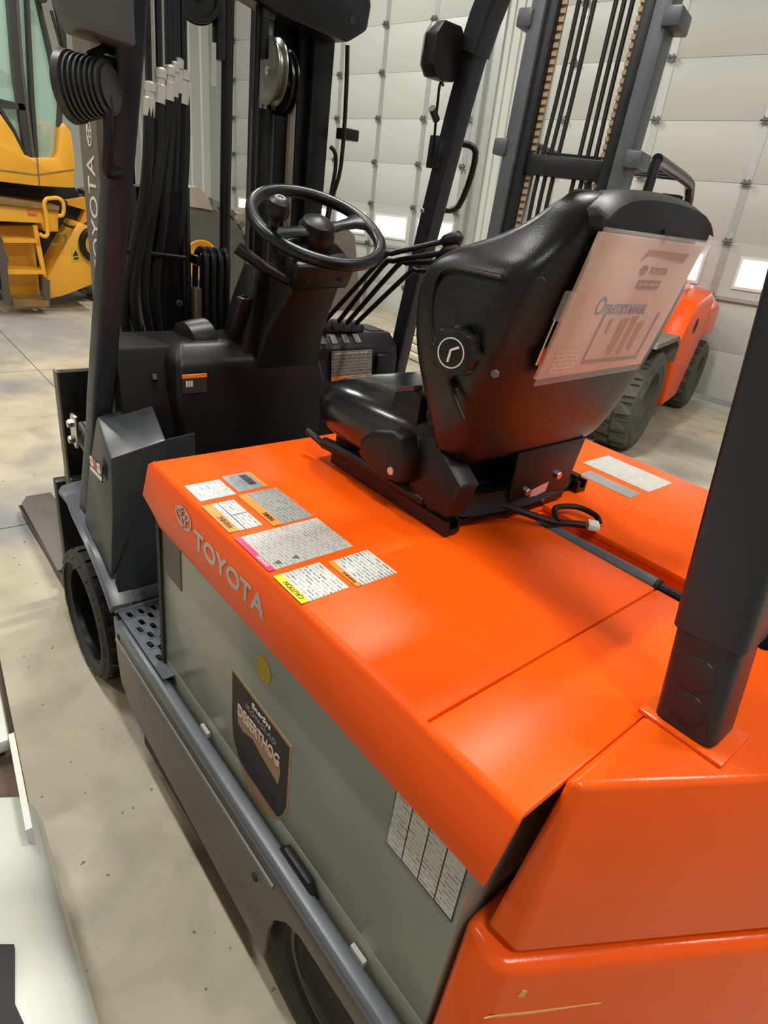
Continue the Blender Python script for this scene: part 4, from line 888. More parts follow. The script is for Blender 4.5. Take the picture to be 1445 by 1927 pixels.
dl = flat('tally_label', [bq(0.316, 0.80), bq(0.199, 0.80), bq(0.197, 0.686), bq(0.312, 0.688)], BLACKINK, BT, (0, 0.0012, 0), label='white tally label with four columns')
for k in range(4):
    x1 = 0.313 - k * 0.0288
    flat('column', [bq(x1, 0.798), bq(x1 - 0.0268, 0.798), bq(x1 - 0.0278, 0.690), bq(x1 - 0.001, 0.691)], GRID, dl, (0, 0.0018, 0))
# rubber retainer clip on the rail
G().prism([(0.525, 0.425), (0.505, 0.452), (0.435, 0.452), (0.415, 0.425)], 'y', BY + 0.004, BY + 0.018).obj('retainer_block', BLACKP, FL, bev=0.003)
for x in (0.79, 0.30):
    G().bb(x, x + 0.03, RY - 0.030, RY - 0.023, 0.430, 0.441).obj('rail_clip', SILVERINK, FL)

# ================================================================== MAST of the near forklift
MX0, MX1 = 1.745, 1.872
mast = G().prism([(MX0, -0.560), (MX1, -0.560), (MX1, -0.625), (MX1 - 0.02, -0.625), (MX1 - 0.02, -0.580), (MX0 + 0.02, -0.580), (MX0 + 0.02, -0.625), (MX0, -0.625)], 'z', 0.22, 2.15).obj('mast_rail', MASTBR, FL)
mr = G().prism([(MX0, mir(-0.560)), (MX1, mir(-0.560)), (MX1, mir(-0.625)), (MX1 - 0.02, mir(-0.625)), (MX1 - 0.02, mir(-0.580)), (MX0 + 0.02, mir(-0.580)), (MX0 + 0.02, mir(-0.625)), (MX0, mir(-0.625))], 'z', 0.22, 2.15).obj('mast_rail', GREASE, FL)
for s in (1, -1):
    Y = lambda y: y if s > 0 else mir(y)
    G().prism([(MX0 + 0.024, Y(-0.588)), (MX1 - 0.024, Y(-0.588)), (MX1 - 0.024, Y(-0.655)), (MX1 - 0.04, Y(-0.655)), (MX1 - 0.04, Y(-0.605)), (MX0 + 0.04, Y(-0.605)), (MX0 + 0.04, Y(-0.655)), (MX0 + 0.024, Y(-0.655))], 'z', 0.22, 2.15).obj('inner_mast_rail', GREASE, FL)
    if s > 0: G().tube([(MX0 - 0.045, -0.735, 0.3), (MX0 - 0.045, -0.735, 1.30)], 0.032, 20).obj('lift_cylinder', GREASE, FL)
    else:
        G().tube([(MX0 + 0.01, -1.008, 0.3), (MX0 + 0.01, -1.008, 1.56)], 0.034, 20).obj('lift_cylinder', GREASE, FL)
        G().tube([(MX0 + 0.01, -1.008, 1.55), (MX0 + 0.01, -1.008, 2.1)], 0.020, 16).obj('cylinder_rod', ROD, FL)
        G().tube([(MX0 - 0.06, -0.944, 0.8), (MX0 - 0.06, -0.944, 1.80)], 0.008, 8).obj('guide_rod', GREASE, FL)
        G().bb(MX0 + 0.06, MX1 - 0.01, -1.02, -1.125, 0.22, 2.1).obj('mast_web', GREASE, FL)
text('lettering', 'TOYOTA', WHITEINK, mast, (1.775, -0.5592, 1.105), (0, 0, 1), (1, 0, 0), 0.058, width=0.285, bold=0.0)
emblem(mast, (1.800, -0.5596, 1.435), Vector((0, 0, 1)), Vector((1, 0, 0)), 0.055, WHITEINK)
for z in (0.40, 1.0 - 0.15):
    G().bb(MX1 - 0.03, MX1 - 0.005, mir(-0.57), -0.57, z, z + 0.09).obj('mast_tie', GREASE, FL)
# top tie bar with rounded end, pulleys
tb = G().loft([[(x, y, z) for y, z in ((-0.80, 1.79), (-0.98, 1.755), (-1.20, 1.745), (-1.262, 1.785), (-1.268, 1.84), (-1.245, 1.90), (-0.80, 1.93))] for x in (1.655, 1.735)]).obj('mast_tie', GREASE, FL, bev=0.012, seg=3)
G().tube([(1.6545, -1.205, 1.795), (1.6535, -1.205, 1.795)], 0.010, 14).obj('hole', DARK, tb)
def pulley(c, ax, r, w, mat):
    p = G().lathe([(r * 0.25, -w / 2), (r, -w / 2), (r, -w * 0.36), (r * 0.86, -w * 0.1), (r * 0.86, w * 0.1), (r, w * 0.36), (r, w / 2), (r * 0.8, w / 2), (r * 0.7, w * 0.3), (r * 0.25, w * 0.3)], c, ax, 40).obj('chain_pulley', mat, FL)
    bolt(p, Vector(c) + Vector(ax).normalized() * (w * 0.3), ax, 0.010)
    return p
pulley((1.66, -0.775, 1.74), (-0.9, 0.35, 0.0), 0.052, 0.034, GREASE)
pulley((1.690, -0.990, 1.640), (0.13, 0.99, 0.0), 0.075, 0.026, M('worn_pulley', (0.16, 0.155, 0.14, 1), 0.35, 0.6))
pulley((1.710, -1.040, 1.625), (0.13, 0.99, 0.0), 0.075, 0.020, GREASE)
G().bb(1.665, 1.70, -0.945, -0.966, 1.66, 1.79).obj('pulley_bracket', GREASE, FL, bev=0.004)
G().tube([(1.685, -1.052, 1.63), (1.685, -1.060, 0.95)], 0.011, 8).obj('lift_chain', MASTBR, FL)
# middle rods and chain anchor
G().tube([(1.66, -0.850, 1.80), (1.67, -0.852, 0.80)], 0.0145, 14).obj('centre_pipe', GREASE, FL)
G().tube([(1.655, -0.824, 1.80), (1.655, -0.826, 1.63)], 0.016, 10).obj('chain_anchor', GREASE, FL)
G().tube([(1.65, -0.806, 1.66), (1.65, -0.806, 1.575)], 0.009, 8).obj('anchor_bolt', STEEL, FL)
G().tube([(1.655, -0.730, 1.35), (1.665, -0.735, 0.86)], 0.017, 14).obj('centre_pipe', GREASE, FL)
# hose guide with hoses looping over it
hgd = G().loft([[(1.64 + dx, y, z) for y, z in ((-0.755, 1.192), (-0.86, 1.192), (-0.85, 1.165), (-0.765, 1.165))] for dx in (0.0, 0.05)]).obj('hose_guide', GREASE, FL, bev=0.004)
for k in range(4):
    y = -0.782 - 0.021 * k
    G().tube([(1.70, y, 0.9), (1.70, y, 1.15), (1.672, y, 1.205), (1.636, y, 1.19), (1.632, y + 0.002, 1.08), (1.640, y - 0.006, 0.90), (1.645, y - 0.008, 0.80)], 0.0085, 8, sub=4).obj('hose', HOSE, FL)
G().box((1.66, -0.765, 1.00), (0.03, 0.022, 0.22)).obj('chain_anchor', MASTBR, FL, bev=0.003)
# hose bundle beside the left pillar
HP = [[(1.62, -0.665, 1.55), (1.62, -0.650, 1.40), (1.60, -0.602, 1.24), (1.59, -0.570, 1.10), (1.60, -0.585, 0.98), (1.61, -0.61, 0.84)],
      [(1.63, -0.690, 1.56), (1.63, -0.665, 1.40), (1.61, -0.622, 1.24), (1.60, -0.600, 1.10), (1.61, -0.618, 0.98), (1.62, -0.64, 0.84)],
      [(1.64, -0.705, 1.57), (1.64, -0.690, 1.42), (1.62, -0.660, 1.26), (1.61, -0.632, 1.12), (1.62, -0.645, 0.98), (1.63, -0.67, 0.84)],
      [(1.65, -0.720, 1.58), (1.65, -0.712, 1.42), (1.64, -0.695, 1.28), (1.63, -0.662, 1.12), (1.64, -0.672, 0.98), (1.64, -0.69, 0.84)],
      [(1.62, -0.640, 1.52), (1.61, -0.622, 1.36), (1.60, -0.580, 1.20), (1.60, -0.548, 1.06), (1.60, -0.556, 0.96), (1.61, -0.57, 0.84)],
      [(1.65, -0.735, 1.56), (1.65, -0.735, 1.44), (1.64, -0.718, 1.30), (1.63, -0.690, 1.16), (1.64, -0.700, 1.0), (1.65, -0.72, 0.84)]]
for k, pts in enumerate(HP):
    h = G().tube(pts, 0.0125, 9, sub=4).obj('hose', HOSE, FL)
    p = Vector(pts[0])
    G().lathe([(0.014, -0.035), (0.014, 0.0), (0.011, 0.003), (0.011, 0.012), (0.013, 0.014), (0.013, 0.030), (0.008, 0.034)], p, (0, -0.1, 1), 10).obj('fitting', M('white_fitting', (0.55, 0.54, 0.5, 1), 0.3, 0.5), h)
    G().tube([p + Vector((0, 0, 0.03)), p + Vector((0.01, -0.005, 0.16)), p + Vector((0.02, -0.01, 0.40))], 0.008, 8).obj('pipe', GREASE, h)
G().tube([(1.60, -0.56, 1.2), (1.602, -0.71, 1.19)], 0.006, 6).obj('hose_clamp', GREASE, FL)
G().bb(1.62, 1.74, -0.60, -0.705, 0.80, 1.34).obj('hose_shield', GREASE, FL)
bolt(FL, (1.628, -0.700, 1.075), (-1, 0, 0), 0.011)
# hose and bracket on the right of the mast
mb = G().bb(1.68, 1.73, -1.235, -1.285, 1.525, 1.555).obj('mast_bracket', GREASE, FL, bev=0.004)
G().tube([(1.66, -1.20, 1.74), (1.665, -1.215, 1.60), (1.67, -1.22, 1.45), (1.68, -1.205, 1.36), (1.69, -1.195, 1.22)], 0.006, 8, sub=4).obj('hose', HOSE, FL)
G().tube([(1.68, -1.185, 1.50), (1.675, -1.20, 1.485), (1.675, -1.205, 1.44), (1.68, -1.195, 1.34), (1.69, -1.19, 1.22)], 0.006, 8, sub=4).obj('hose', HOSE, FL)
# tilt cylinder end with its clevis, carriage and forks
tc_ = G().tube([(1.60, -0.47, 0.66), (1.76, -0.47, 0.70)], 0.028, 16).obj('tilt_cylinder', GREASE, FL)
G().loft([[(x, y, z) for x, z in ((1.715, 0.755), (1.755, 0.755), (1.775, 0.72), (1.765, 0.665), (1.735, 0.655), (1.715, 0.69))] for y in (-0.448, -0.440)]).obj('clevis', STEEL, tc_, bev=0.002)
for x, z in ((1.742, 0.728), (1.745, 0.680)): bolt(tc_, (x, -0.440, z), (0, 1, 0), 0.012, STEEL, 0.014)
ca = G().loft([[(x, y, z) for y, z in ((-0.455, 0.826), (mir(-0.455), 0.826), (mir(-0.455), 0.45), (-0.455, 0.45))] for x in (1.895, 1.925)]).obj('carriage', GREASE, FL, bev=0.003)
G().bb(1.893, 1.928, -0.4545, -0.449, 0.45, 0.828).obj('carriage_edge', MASTBR, ca)
G().bb(1.86, 1.94, mir(-0.45), -0.45, 0.44, 0.50).obj('carriage_bar', GREASE, ca, bev=0.003)
flat('label', [(1.90, -0.455, 0.501), (1.935, -0.455, 0.501), (1.935, -0.53, 0.501), (1.90, -0.53, 0.501)], WHITEINK, ca, (0, 0, 0.001))
for s in (1, -1):
    Y = lambda y: y if s > 0 else mir(y)
    fk = G().loft([[(x, Y(y), z) for x, z in ((1.945, 0.46), (1.985, 0.46), (1.99, 0.10), (2.03, 0.062), (2.62, 0.050), (2.66, 0.036), (2.60, 0.028), (1.99, 0.025), (1.955, 0.045), (1.945, 0.10))] for y in (-0.425, -0.545)]).obj('fork', M('fork_brown', (0.085, 0.070, 0.062, 1), 0.5, var=0.2, vscale=10) if False else GREASE, FL, bev=0.004)
    G().loft([[(x, Y(y), z) for x, y in ((2.04, -0.415), (2.60, -0.43), (2.655, -0.46), (2.655, -0.555), (2.04, -0.555))] for z in (0.064, 0.074)]).obj('fork_pad', M('fork_brown', (0.085, 0.070, 0.062, 1), 0.5, var=0.2, vscale=10), fk, bev=0.002)
# ---- work lamp, lamp box and grab handle on the left pillar
lc = Vector((1.300, -0.415, 1.496)); la = Vector((0.72, 0.66, -0.10)).normalized()
prof = []
for k in range(7):
    r_ = 0.050 - 0.0016 * (6 - k)
    prof += [(r_ - 0.010, 0.0085 * k - 0.032), (r_, 0.0085 * k - 0.031), (r_, 0.0085 * k - 0.0275), (r_ - 0.010, 0.0085 * k - 0.0265)]
wl = G().lathe([(0.0, -0.036), (0.034, -0.036)] + prof + [(0.053, 0.028), (0.055, 0.040), (0.049, 0.043), (0.0, 0.042)], lc, la, 36).obj('work_lamp', M('lamp_casting', (0.028, 0.028, 0.030, 1), 0.4), FL)
G().tube([lc + Vector((0, 0, 0.045)), lc + Vector((0.01, -0.03, 0.062)), lc + Vector((0.02, -0.06, 0.058))], 0.007, 8).obj('lamp_arm', GREASE, wl)
G().box(lc + Vector((0.015, -0.030, 0.036)), (0.03, 0.03, 0.03)).obj('lamp_mount', GREASE, wl, bev=0.004)
lb = G().loft([[(x, y, z) for y, z in ((-0.372, 1.600), (-0.385, 1.566), (-0.47, 1.560), (-0.47, 1.72), (-0.372, 1.72))] for x in (1.235, 1.33)]).obj('lamp_box', M('lamp_grey', (0.075, 0.077, 0.080, 1), 0.45), FL, bev=0.006)
G().tube([(1.30, -0.428, 1.512), (1.285, -0.428, 1.502), (1.272, -0.430, 1.475), (1.280, -0.430, 1.42), (1.295, -0.428, 1.375), (1.305, -0.440, 1.368), (1.322, -0.462, 1.372)], 0.0088, 12, sub=4).obj('grab_handle', BLACKP, FL)

# ================================================================== OTHER FORKLIFT
F2 = Vector((-0.25, 0.968, 0)).normalized(); L2 = Vector((-F2.y, F2.x, 0)); O2 = Vector((2.665, -3.99, 0))
def t2(a, b, z): return O2 + F2 * a + L2 * b + Vector((0, 0, z))
T2 = thing('forklift', 'orange forklift with a tall chain mast parked by the right overhead door', 'forklift', O2)
def sbox(a0, a1, b0, b1, z0, z1): return G().loft([[t2(a, b, z) for a, b in ((a0, b0), (a1, b0), (a1, b1), (a0, b1))] for z in (z0, z1)])
def sprism(pts, b0, b1): return G().loft([[t2(a, b, z) for a, z in pts] for b in (b0, b1)])
def wheel2(parent, a, b, r, w, hub, side, lugs=18):
    """wheel with its axis across the truck"""
    c = t2(a, b, r); ax = L2 * side; hw = w / 2
    t = G().lathe([(hub, -hw * 0.8), (r * 0.84, -hw), (r * 0.95, -hw * 0.8), (r * 0.955, hw * 0.8), (r * 0.84, hw), (r * 0.72, hw * 1.0), (r * 0.70, hw * 0.95), (hub * 1.06, hw * 0.9), (hub, hw * 0.75)], c, ax, 48, closed=True).obj('tyre', DUSTYRUB, parent)
    for sgn in (1, -1):
        g = G()
        for k in range(lugs):
            a0 = 2 * math.pi * (k + (0 if sgn > 0 else 0.5)) / lugs; da = 2 * math.pi / lugs * 0.33
            def PT(aa, yy, rr): return c + F2 * (rr * math.cos(aa)) + Vector((0, 0, rr * math.sin(aa))) + L2 * (side * sgn * yy * hw)
            rg = [(a0 - da, 0.05, r), (a0 + da, 0.05, r), (a0 + da * 1.2, 0.7, r * 0.99), (a0 + da * 1.2, 1.0, r * 0.86), (a0 - da * 0.8, 1.0, r * 0.86), (a0 - da * 0.8, 0.7, r * 0.99)]
            g.loft([[PT(q[0], q[1] * 0.97, q[2] - r * 0.06) for q in rg], [PT(*q) for q in rg]])
        g.obj('tread_row', DUSTYRUB, t, smooth=False, stuff=True)
    G().lathe([(hub, -hw * 0.7), (hub, hw * 0.72), (hub * 0.93, hw * 0.74), (hub * 0.88, hw * 0.1), (hub * 0.4, 0.0), (0, 0)], c, ax, 36).obj('rim', M('dusty_rim', (0.10, 0.095, 0.08, 1), 0.6), parent)
for s in (1, -1):
    wa = G().lathe([(0.12, 0), (0.12, 0.2)], t2(0, s * 0.5, 0.36), L2 * s, 20).obj('front_wheel', GREASE, T2)
    wheel2(wa, 0, s * 0.66, 0.36, 0.28, 0.20, s)
    wb = G().lathe([(0.10, 0), (0.10, 0.2)], t2(-1.72, s * 0.42, 0.31), L2 * s, 20).obj('rear_wheel', GREASE, T2)
    wheel2(wb, -1.74, s * 0.70, 0.31, 0.24, 0.17, s)
    sprism([(-0.42, 0.62), (-0.40, 0.74), (-0.30, 0.795), (0.34, 0.80), (0.36, 0.77), (-0.28, 0.765), (-0.38, 0.72), (-0.39, 0.60)], s * 0.48, s * 0.80).obj('front_fender', M('dusty_fender', (0.16, 0.145, 0.115, 1), 0.7, var=0.2, vscale=12), T2)
bd = sprism([(-1.45, 0.20), (-0.52, 0.20), (-0.46, 0.55), (-0.42, 0.80), (-0.50, 0.96), (-0.62, 1.06), (-1.15, 1.10), (-1.30, 1.06), (-1.36, 0.60)], -0.60, 0.60).obj('body', ORANGE, T2, bev=0.02)
sprism([(-1.10, 0.215), (-0.62, 0.215), (-0.50, 0.50), (-0.46, 0.72), (-0.55, 0.86), (-0.66, 1.0), (-1.15, 1.06), (-1.34, 1.0), (-1.36, 0.66)], 0.60, 0.79).obj('side_panel', ORANGE, T2, bev=0.03)
cwt = G().loft([[t2(a, b, z) for a, b in ((-1.38, -0.76), (-1.38, 0.78), (-1.80, 0.80), (-2.15, 0.56), (-2.22, 0.0), (-2.15, -0.56), (-1.80, -0.78))] for z in (0.68, 0.90)] + [[t2(a, b, 1.03) for a, b in ((-1.38, -0.66), (-1.38, 0.68), (-1.76, 0.68), (-2.06, 0.46), (-2.12, 0.0), (-2.06, -0.46), (-1.76, -0.66))]]).obj('counterweight', ORANGE_CW, T2, bev=0.03, seg=3)
G().lathe([(0.055, 0), (0.055, 0.004)], t2(-0.86, 0.79, 0.82), L2, 24).obj('access_hole', DARK, T2)
G().loft([[t2(a, b, z) for a, b in ((-1.10, -0.30), (-1.10, 0.42), (-1.42, 0.42), (-1.42, -0.30))] for z in (1.10, 1.20)] + [[t2(a, b, 1.25) for a, b in ((-1.16, -0.26), (-1.16, 0.36), (-1.36, 0.36), (-1.36, -0.26))]]).obj('seat', M('blue_grey_cover', (0.20, 0.22, 0.28, 1), 0.4), T2, bev=0.02)
sbox(-0.40, 0.15, -0.5, 0.5, 0.22, 0.86).obj('front_frame', GREASE, T2, bev=0.01)
sbox(-0.62, -0.36, 0.40, 0.70, 0.36, 0.42).obj('step', M('dusty_fender', (0.16, 0.145, 0.115, 1), 0.7), T2)
# overhead guard: low frame behind the mast
for b in (0.40, -0.40):
    lg = G().tube([t2(-1.30, b, 1.08), t2(-1.12, b, 1.60), t2(-1.02, b, 1.72), t2(-0.85, b, 1.77), t2(0.1, b, 1.80)], 0.035, 10, sub=3).obj('guard_leg', GUARD, T2)
    G().tube([t2(0.15, b, 0.85), t2(0.10, b, 1.80)], 0.03, 10).obj('guard_leg', GUARD, T2)
for a in (-0.85, -0.6, -0.35, -0.1):
    G().loft([[t2(a + da, b, z) for da, z in ((-0.02, 1.765), (0.02, 1.765), (0.02, 1.80), (-0.02, 1.80))] for b in (-0.4, 0.4)]).obj('guard_bar', GUARD, T2)
G().loft([[t2(-0.98 + da, 0.30 + db, z) for da, db in ((-0.06, -0.07), (0.06, -0.07), (0.06, 0.07), (-0.06, 0.07))] for z in (1.50, 1.68)]).obj('rear_lamp', BLACKP, T2, bev=0.01)
# mast with channels, chains and hoses
MASTG = M('mast_blue_grey', (0.055, 0.060, 0.068, 1), 0.42, 0.2, var=0.2, vscale=9)
for s in (1, -1):
    m2 = sbox(0.42, 0.60, s * 0.30, s * 0.385, 0.16, 3.3).obj('mast_rail', MASTG, T2, bev=0.008)
    sbox(0.44, 0.58, s * 0.235, s * 0.295, 0.16, 3.3).obj('inner_mast_rail', GREASE, T2, bev=0.006)
    for z in (1.70, 2.33):
        sbox(0.40, 0.62, s * 0.36, s * 0.45, z, z + 0.09).obj('mast_lug', MASTG, T2, bev=0.012)
    lk = G().loft([[t2(0.52 + da, s * 0.215 + db, z) for da, db in ((-0.006, -0.012), (0.006, -0.012), (0.006, 0.012), (-0.006, 0.012))] for z in (0.5, 3.2)]).obj('lift_chain', M('chain_rust', (0.26, 0.18, 0.11, 1), 0.6), T2)
    for k in range(58):
        z = 0.9 + 0.039 * k
        c = t2(0.53, s * 0.215, z)
        G().box(c, (0.030, 0.018, 0.022), Matrix.Rotation(math.atan2(F2.y, F2.x), 3, 'Z') @ Matrix.Rotation(math.pi / 2, 3, 'Z')).obj('link', MATS['chain_rust'], lk) if k == 0 else None
        if k:
            pass
    base = lk.children[0]
    for k in range(1, 58):
        o = base.copy(); COL.objects.link(o); o.parent = lk; o.location = (0, 0, 0.039 * k)
    for k in range(3):
        b = s * (0.06 + 0.045 * k)
        G().tube([t2(0.5, b * 0.9, 0.8), t2(0.53, b * 1.1 + 0.01, 1.5), t2(0.5, b, 2.2), t2(0.52, b, 3.2)], 0.013, 8, sub=4).obj('hose', HOSE, T2)
for z in (0.55, 1.62, 3.0):
    sbox(0.46, 0.56, -0.30, 0.30, z, z + 0.11).obj('mast_tie', GREASE, T2, bev=0.006)
G().loft([[t2(a, b, 2.52 + dz) for a, b in ((0.46, -0.30), (0.50, -0.30), (0.50, 0.30), (0.46, 0.30))] for dz in (0, 0.05)]).obj('chain_anchor', MATS['chain_rust'], T2)
for b in (0.36, -0.36):
    f2 = G().loft([[t2(a, b + db, z) for a, z in ((0.66, 0.95), (0.71, 0.95), (0.71, 0.10), (1.5, 0.07), (1.5, 0.04), (0.68, 0.04), (0.66, 0.08))] for db in (-0.06, 0.06)]).obj('fork', M('dusty_steel', (0.13, 0.11, 0.085, 1), 0.6, var=0.2, vscale=10), T2, bev=0.004)
sbox(0.62, 0.66, -0.5, 0.5, 0.25, 0.42).obj('carriage_bar', GREASE, T2); sbox(0.62, 0.66, -0.5, 0.5, 0.68, 0.80).obj('carriage_bar', GREASE, T2)

# ================================================================== YELLOW LOADER
LX = 6.35
LO = thing('wheel_loader', 'yellow wheel loader with a glass cab parked at the far left', 'loader', (LX + 0.6, -1.5, 0))
def lp(pts, x0, depth):
    r0 = [at(u, v, 'x', x0) for u, v in pts]
    return G().loft([r0, [p + Vector((depth, 0, 0)) for p in r0]])
cabp = lp([(-160, 195), (0, 213), (25, 249), (46, 291), (58, 297), (104, 297), (109, 285), (112, 240), (119, 230), (134, 249), (141, 299), (140, 354), (70, 350), (0, 342), (-160, 330)], LX, 1.2).obj('cab_panel', LOADERY, LO, bev=0.01)
lp([(-160, 325), (0, 319), (70, 328), (139, 318), (139, 321), (70, 331), (0, 322), (-160, 328)], LX - 0.004, 0.02).obj('panel_seam', LOADERD, cabp)
lp([(68, 296), (71, 296), (76, 350), (73, 350)], LX - 0.004, 0.02).obj('panel_seam', LOADERD, cabp)
lp([(-160, -140), (40, -140), (72, 0), (95, 97), (115, 194), (110, 285), (104, 297), (58, 297), (46, 291), (25, 249), (0, 213), (-160, 195)], LX + 0.12, 0.012).obj('cab_glass', GLASSG, LO)
lp([(-160, -140), (40, -140), (72, 0), (95, 97), (115, 194), (110, 285), (104, 297), (58, 297), (46, 291), (25, 249), (0, 213), (-160, 195)], LX + 1.1, 0.012).obj('cab_glass', GLASSG, LO)
BLK = M('loader_black', (0.025, 0.024, 0.022, 1), 0.5); BRN = M('loader_dark_brown', (0.075, 0.060, 0.045, 1), 0.55)
for pts in ([(4, -140), (22, -140), (30, 0), (38, 130), (60, 295), (48, 292), (25, 130), (15, 0)], [(44, -140), (51, -140), (56, 0), (65, 180), (73, 297), (66, 297), (58, 180), (50, 0)],
            [(40, -140), (46, -140), (76, 0), (99, 97), (119, 194), (114, 290), (107, 297), (111, 240), (113, 194), (93, 97), (71, 0)], [(-160, 175), (0, 186), (45, 196), (50, 208), (0, 203), (-160, 190)],
            [(36, 293), (58, 298), (107, 299), (107, 304), (56, 304), (44, 297)], [(-160, 192), (0, 208), (25, 246), (46, 290), (50, 290), (28, 242), (3, 203), (-160, 186)]):
    lp(pts, LX + 0.02, 0.09).obj('cab_frame', BLK, LO)
lp([(30, -140), (36, 0), (45, 130), (66, 296), (61, 296), (39, 130), (30, 0)], LX + 0.01, 0.05).obj('door_post', BRN, LO)
lp([(70, 270), (108, 240), (106, 285), (100, 296), (75, 296)], LX + 0.25, 0.5).obj('cab_console', M('cab_interior', (0.16, 0.14, 0.09, 1), 0.7), LO, bev=0.02)
lp([(-10, 120), (20, 140), (38, 150), (36, 165), (0, 165), (-10, 150)], LX + 0.5, 0.15).obj('cab_seat', BLK, LO, bev=0.03)
lp([(96, -60), (104, -60), (116, 20), (125, 60), (127, 92), (119, 88), (108, 40), (100, 0)], LX - 0.06, 0.05).obj('mirror', BLK, LO, bev=0.01)
lp([(70, -10), (88, -10), (90, 4), (75, 5)], LX - 0.1, 0.1).obj('work_light', BLK, LO, bev=0.01)
G().tube([at(96, 20, 'x', LX - 0.03), at(114, 85, 'x', LX - 0.03), at(119, 92, 'x', LX - 0.03)], 0.012, 8).obj('mirror_arm', BLK, LO)
lp([(-160, 336), (140, 352), (168, 400), (160, 520), (120, 545), (-160, 545)], LX + 0.55, 0.6).obj('undercarriage', DARK, LO)
lp([(-160, 366), (-20, 368), (112, 388), (112, 396), (-20, 382), (-160, 378)], LX - 0.02, 0.5).obj('platform', LOADERD, LO)
lp([(-160, 380), (-20, 383), (70, 391), (110, 396), (110, 436), (84, 436), (78, 420), (-20, 416), (-160, 410)], LX + 0.02, 0.25).obj('platform_skirt', LOADERY, LO, bev=0.008)
lp([(53, 396), (70, 398), (70, 404), (53, 403)], LX - 0.0, 0.02).obj('marker_lamp', M('marker_orange', (0.75, 0.13, 0.01, 1), 0.3), LO)
lp([(0, 425), (62, 424), (76, 556), (34, 558), (20, 556), (0, 500)], LX + 0.28, 0.2).obj('rear_frame', LOADERY, LO, bev=0.01)
lp([(95, 562), (88, 525), (118, 468), (146, 420), (166, 424), (178, 470), (182, 532), (150, 545), (118, 557)], LX + 0.18, 0.5).obj('front_frame', LOADERY, LO, bev=0.01)
lp([(126, 378), (162, 372), (172, 400), (168, 424), (148, 424), (160, 395), (128, 386)], LX + 0.4, 0.1).obj('pivot_bracket', LOADERY, LO)
lp([(134, 466), (149, 464), (151, 491), (136, 493)], LX + 0.172, 0.006).obj('warning_sign', M('sign_yellow', (0.60, 0.42, 0.03, 1), 0.5), LO)
lp([(137, 482), (142, 471), (148, 481)], LX + 0.166, 0.004).obj('pictogram', BLACKINK, LO); lp([(139, 485), (148, 484), (148, 488), (139, 489)], LX + 0.166, 0.004).obj('pictogram', BLACKINK, LO)
hr = [at(u, v, 'x', LX + 0.14) for u, v in ((182, 432), (165, 436), (155, 450), (157, 470), (168, 484), (184, 490))]
G().tube(hr, 0.030, 10, sub=4).obj('hose', HOSE, LO)
G().tube([at(u, v, 'x', LX + 0.2) for u, v in ((118, 420), (135, 427), (155, 425), (170, 415))], 0.012, 8, sub=4).obj('hose', HOSE, LO)
for u0, u1, v0, v1, m_ in ((3, 71, 447, 457, LOADERY), (10, 84, 506, 516, LOADERY), (22, 92, 563, 577, LOADERD)):
    lp([(u0, v0), (u1, v0 + 3), (u1 + 1, v1), (u0 + 4, v1)], LX + 0.02, 0.18).obj('step', m_, LO)
lp([(62, 424), (70, 424), (84, 500), (88, 522), (82, 520), (70, 470)], LX + 0.05, 0.05).obj('step_rail', LOADERY, LO)
lp([(80, 522), (94, 528), (95, 577), (90, 578), (82, 560)], LX + 0.03, 0.04).obj('step_strap', BRN, LO); lp([(-2, 430), (8, 470), (17, 490), (14, 505), (22, 575), (18, 577), (6, 568), (2, 520), (-10, 480)], LX + 0.0, 0.04).obj('step_strap', BRN, LO)
G().tube([at(u, v, 'x', LX - 0.03) for u, v in ((74, 440), (84, 445), (90, 438), (87, 405), (83, 385), (87, 375), (97, 373), (109, 373), (118, 380), (120, 395), (117, 405), (109, 406))], 0.016, 10, sub=4).obj('handrail', LOADERY, LO)
G().tube([at(u, v, 'x', LX + 0.1) for u, v in ((95, 460), (118, 460), (124, 450), (122, 441), (110, 441))], 0.010, 8, sub=3).obj('handrail', LOADERD, LO)
def bigwheel(c, r, w):
    c = Vector(c)
    wa = G().lathe([(r * 0.28, -w * 0.4), (r * 0.36, w * 0.42), (r * 0.33, w * 0.44), (r * 0.26, w * 0.25), (0, w * 0.22)], c, (-1, 0, 0), 36).obj('wheel', LOADERY, LO)
    G().lathe([(r * 0.36, -w * 0.45), (r * 0.9, -w / 2), (r, -w * 0.4), (r, w * 0.4), (r * 0.9, w / 2), (r * 0.75, w * 0.5), (r * 0.36, w * 0.44)], c, (-1, 0, 0), 48, closed=True).obj('tyre', DUSTYRUB, wa)
    g = G()
    for k in range(26):
        a = 2 * math.pi * k / 26
        g.box(c + Vector((-w * 0.28, r * 1.01 * math.cos(a), r * 1.01 * math.sin(a))), (w * 0.5, r * 0.10, r * 0.10), Matrix.Rotation(a, 3, 'X'))
    g.obj('tread_row', DUSTYRUB, wa, smooth=False, stuff=True)
bigwheel((7.20, -2.30, 0.53), 0.52, 0.42)
bigwheel((6.45, -2.95, 0.555), 0.55, 0.45)
lp([(335, 398), (340, 352), (375, 352), (392, 372), (400, 396), (380, 392), (350, 388)], 6.2, 0.5).obj('mudguard', M('dusty_beige', (0.30, 0.25, 0.19, 1), 0.7, var=0.2, vscale=6), LO)
bk = lp([(432, 400), (470, 402), (480, 640), (440, 640)], 6.6, 0.5).obj('bucket', M('dusty_beige', (0.30, 0.25, 0.19, 1), 0.7), LO)
lp([(470, 402), (540, 405), (625, 440), (655, 430), (668, 445), (680, 610), (640, 640), (480, 640)], 6.5, 0.7).obj('bucket_side', M('bucket_brown_grey', (0.17, 0.145, 0.115, 1), 0.7, var=0.2, vscale=5), LO)

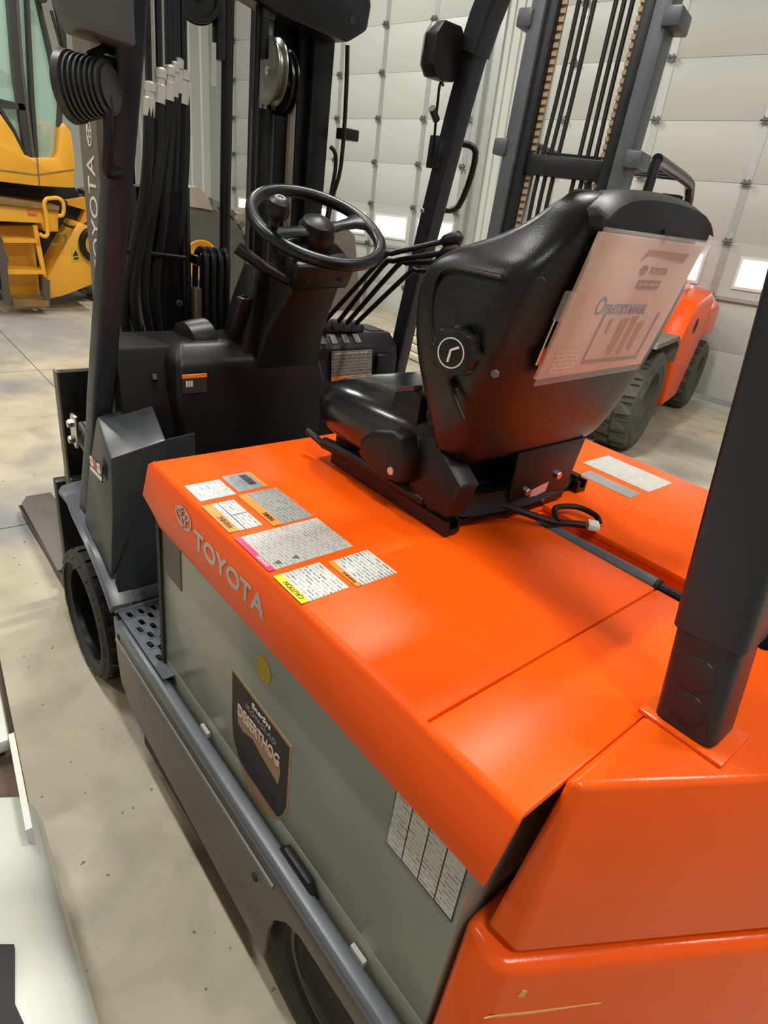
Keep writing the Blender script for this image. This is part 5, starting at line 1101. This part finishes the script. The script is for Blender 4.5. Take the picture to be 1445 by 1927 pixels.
# ================================================================== WHITE MACHINE at the lower left, lumber by the pillar
WM = thing('parked_machine', 'white sheet-metal fender of a machine at the lower left edge', 'machine', (0.6, 0.25, 0.0))
RUST = M('rusty_recess', (0.10, 0.065, 0.045, 1), 0.8, var=0.4, vscale=18)
def wz(pts, z0, z1): return G().loft([[(x, y, z0) for x, y in pts], [(x, y, z1) for x, y in pts]])
wz([(0.81, -0.070), (1.10, -0.098), (1.10, 0.5), (0.81, 0.5)], 0.575, 0.60).obj('front_deck', WHITEP, WM, bev=0.006)
wz([(0.71, -0.058), (1.12, -0.108), (1.12, 0.45), (0.71, 0.45)], 0.0, 0.56).obj('chassis_box', RUST, WM, bev=0.004)
wz([(0.64, -0.060), (0.82, -0.078), (0.82, -0.070), (0.64, -0.052)], 0.30, 0.60).obj('edge_strip', WHITEP, WM)
fr = []
for x, y in ((0.72, -0.052), (0.55, -0.042), (0.38, -0.034), (0.15, -0.025)):
    fr.append([(x, y - 0.030, 0.05), (x, y - 0.030, 0.50), (x, y - 0.022, 0.545), (x, y - 0.006, 0.575), (x, y + 0.02, 0.592), (x, y + 0.06, 0.600), (x, 0.5, 0.60), (x, 0.5, 0.05)])
G().loft(fr).obj('fender', WHITEP, WM, ang=50)
G().tube([(0.86, -0.030, 0.59), (0.86, -0.030, 0.6015)], 0.012, 16).obj('hole', DARK, WM)
G().tube([(0.79, -0.03, 0.50), (0.74, -0.03, 0.57)], 0.018, 10).obj('hinge_pin', RUST, WM)
wz([(0.50, -0.008), (0.44, 0.005), (0.40, 0.0), (0.385, 0.02), (0.40, 0.06), (0.55, 0.06)], 0.595, 0.6025).obj('dark_insert', DARK, WM)
BOARD = M('pale_lumber', (0.60, 0.52, 0.40, 1), 0.7, var=0.15, vscale=14)
for k in range(4):
    o = G().box(Vector((4.30 - 0.02 * k, -4.42 - 0.05 * k, 0.035 + 0.06 * k)), (1.1, 0.45, 0.05), Matrix.Rotation(-0.12, 3, 'Z')).obj('board', BOARD, None, bev=0.004)
    tag(o, ['pale board at the bottom of the stack seen past the right pillar', 'pale board second from the floor in the stack past the right pillar', 'pale board third from the floor in the stack past the right pillar', 'topmost pale board of the stack seen past the right pillar'][k], 'board', 'stacked boards')
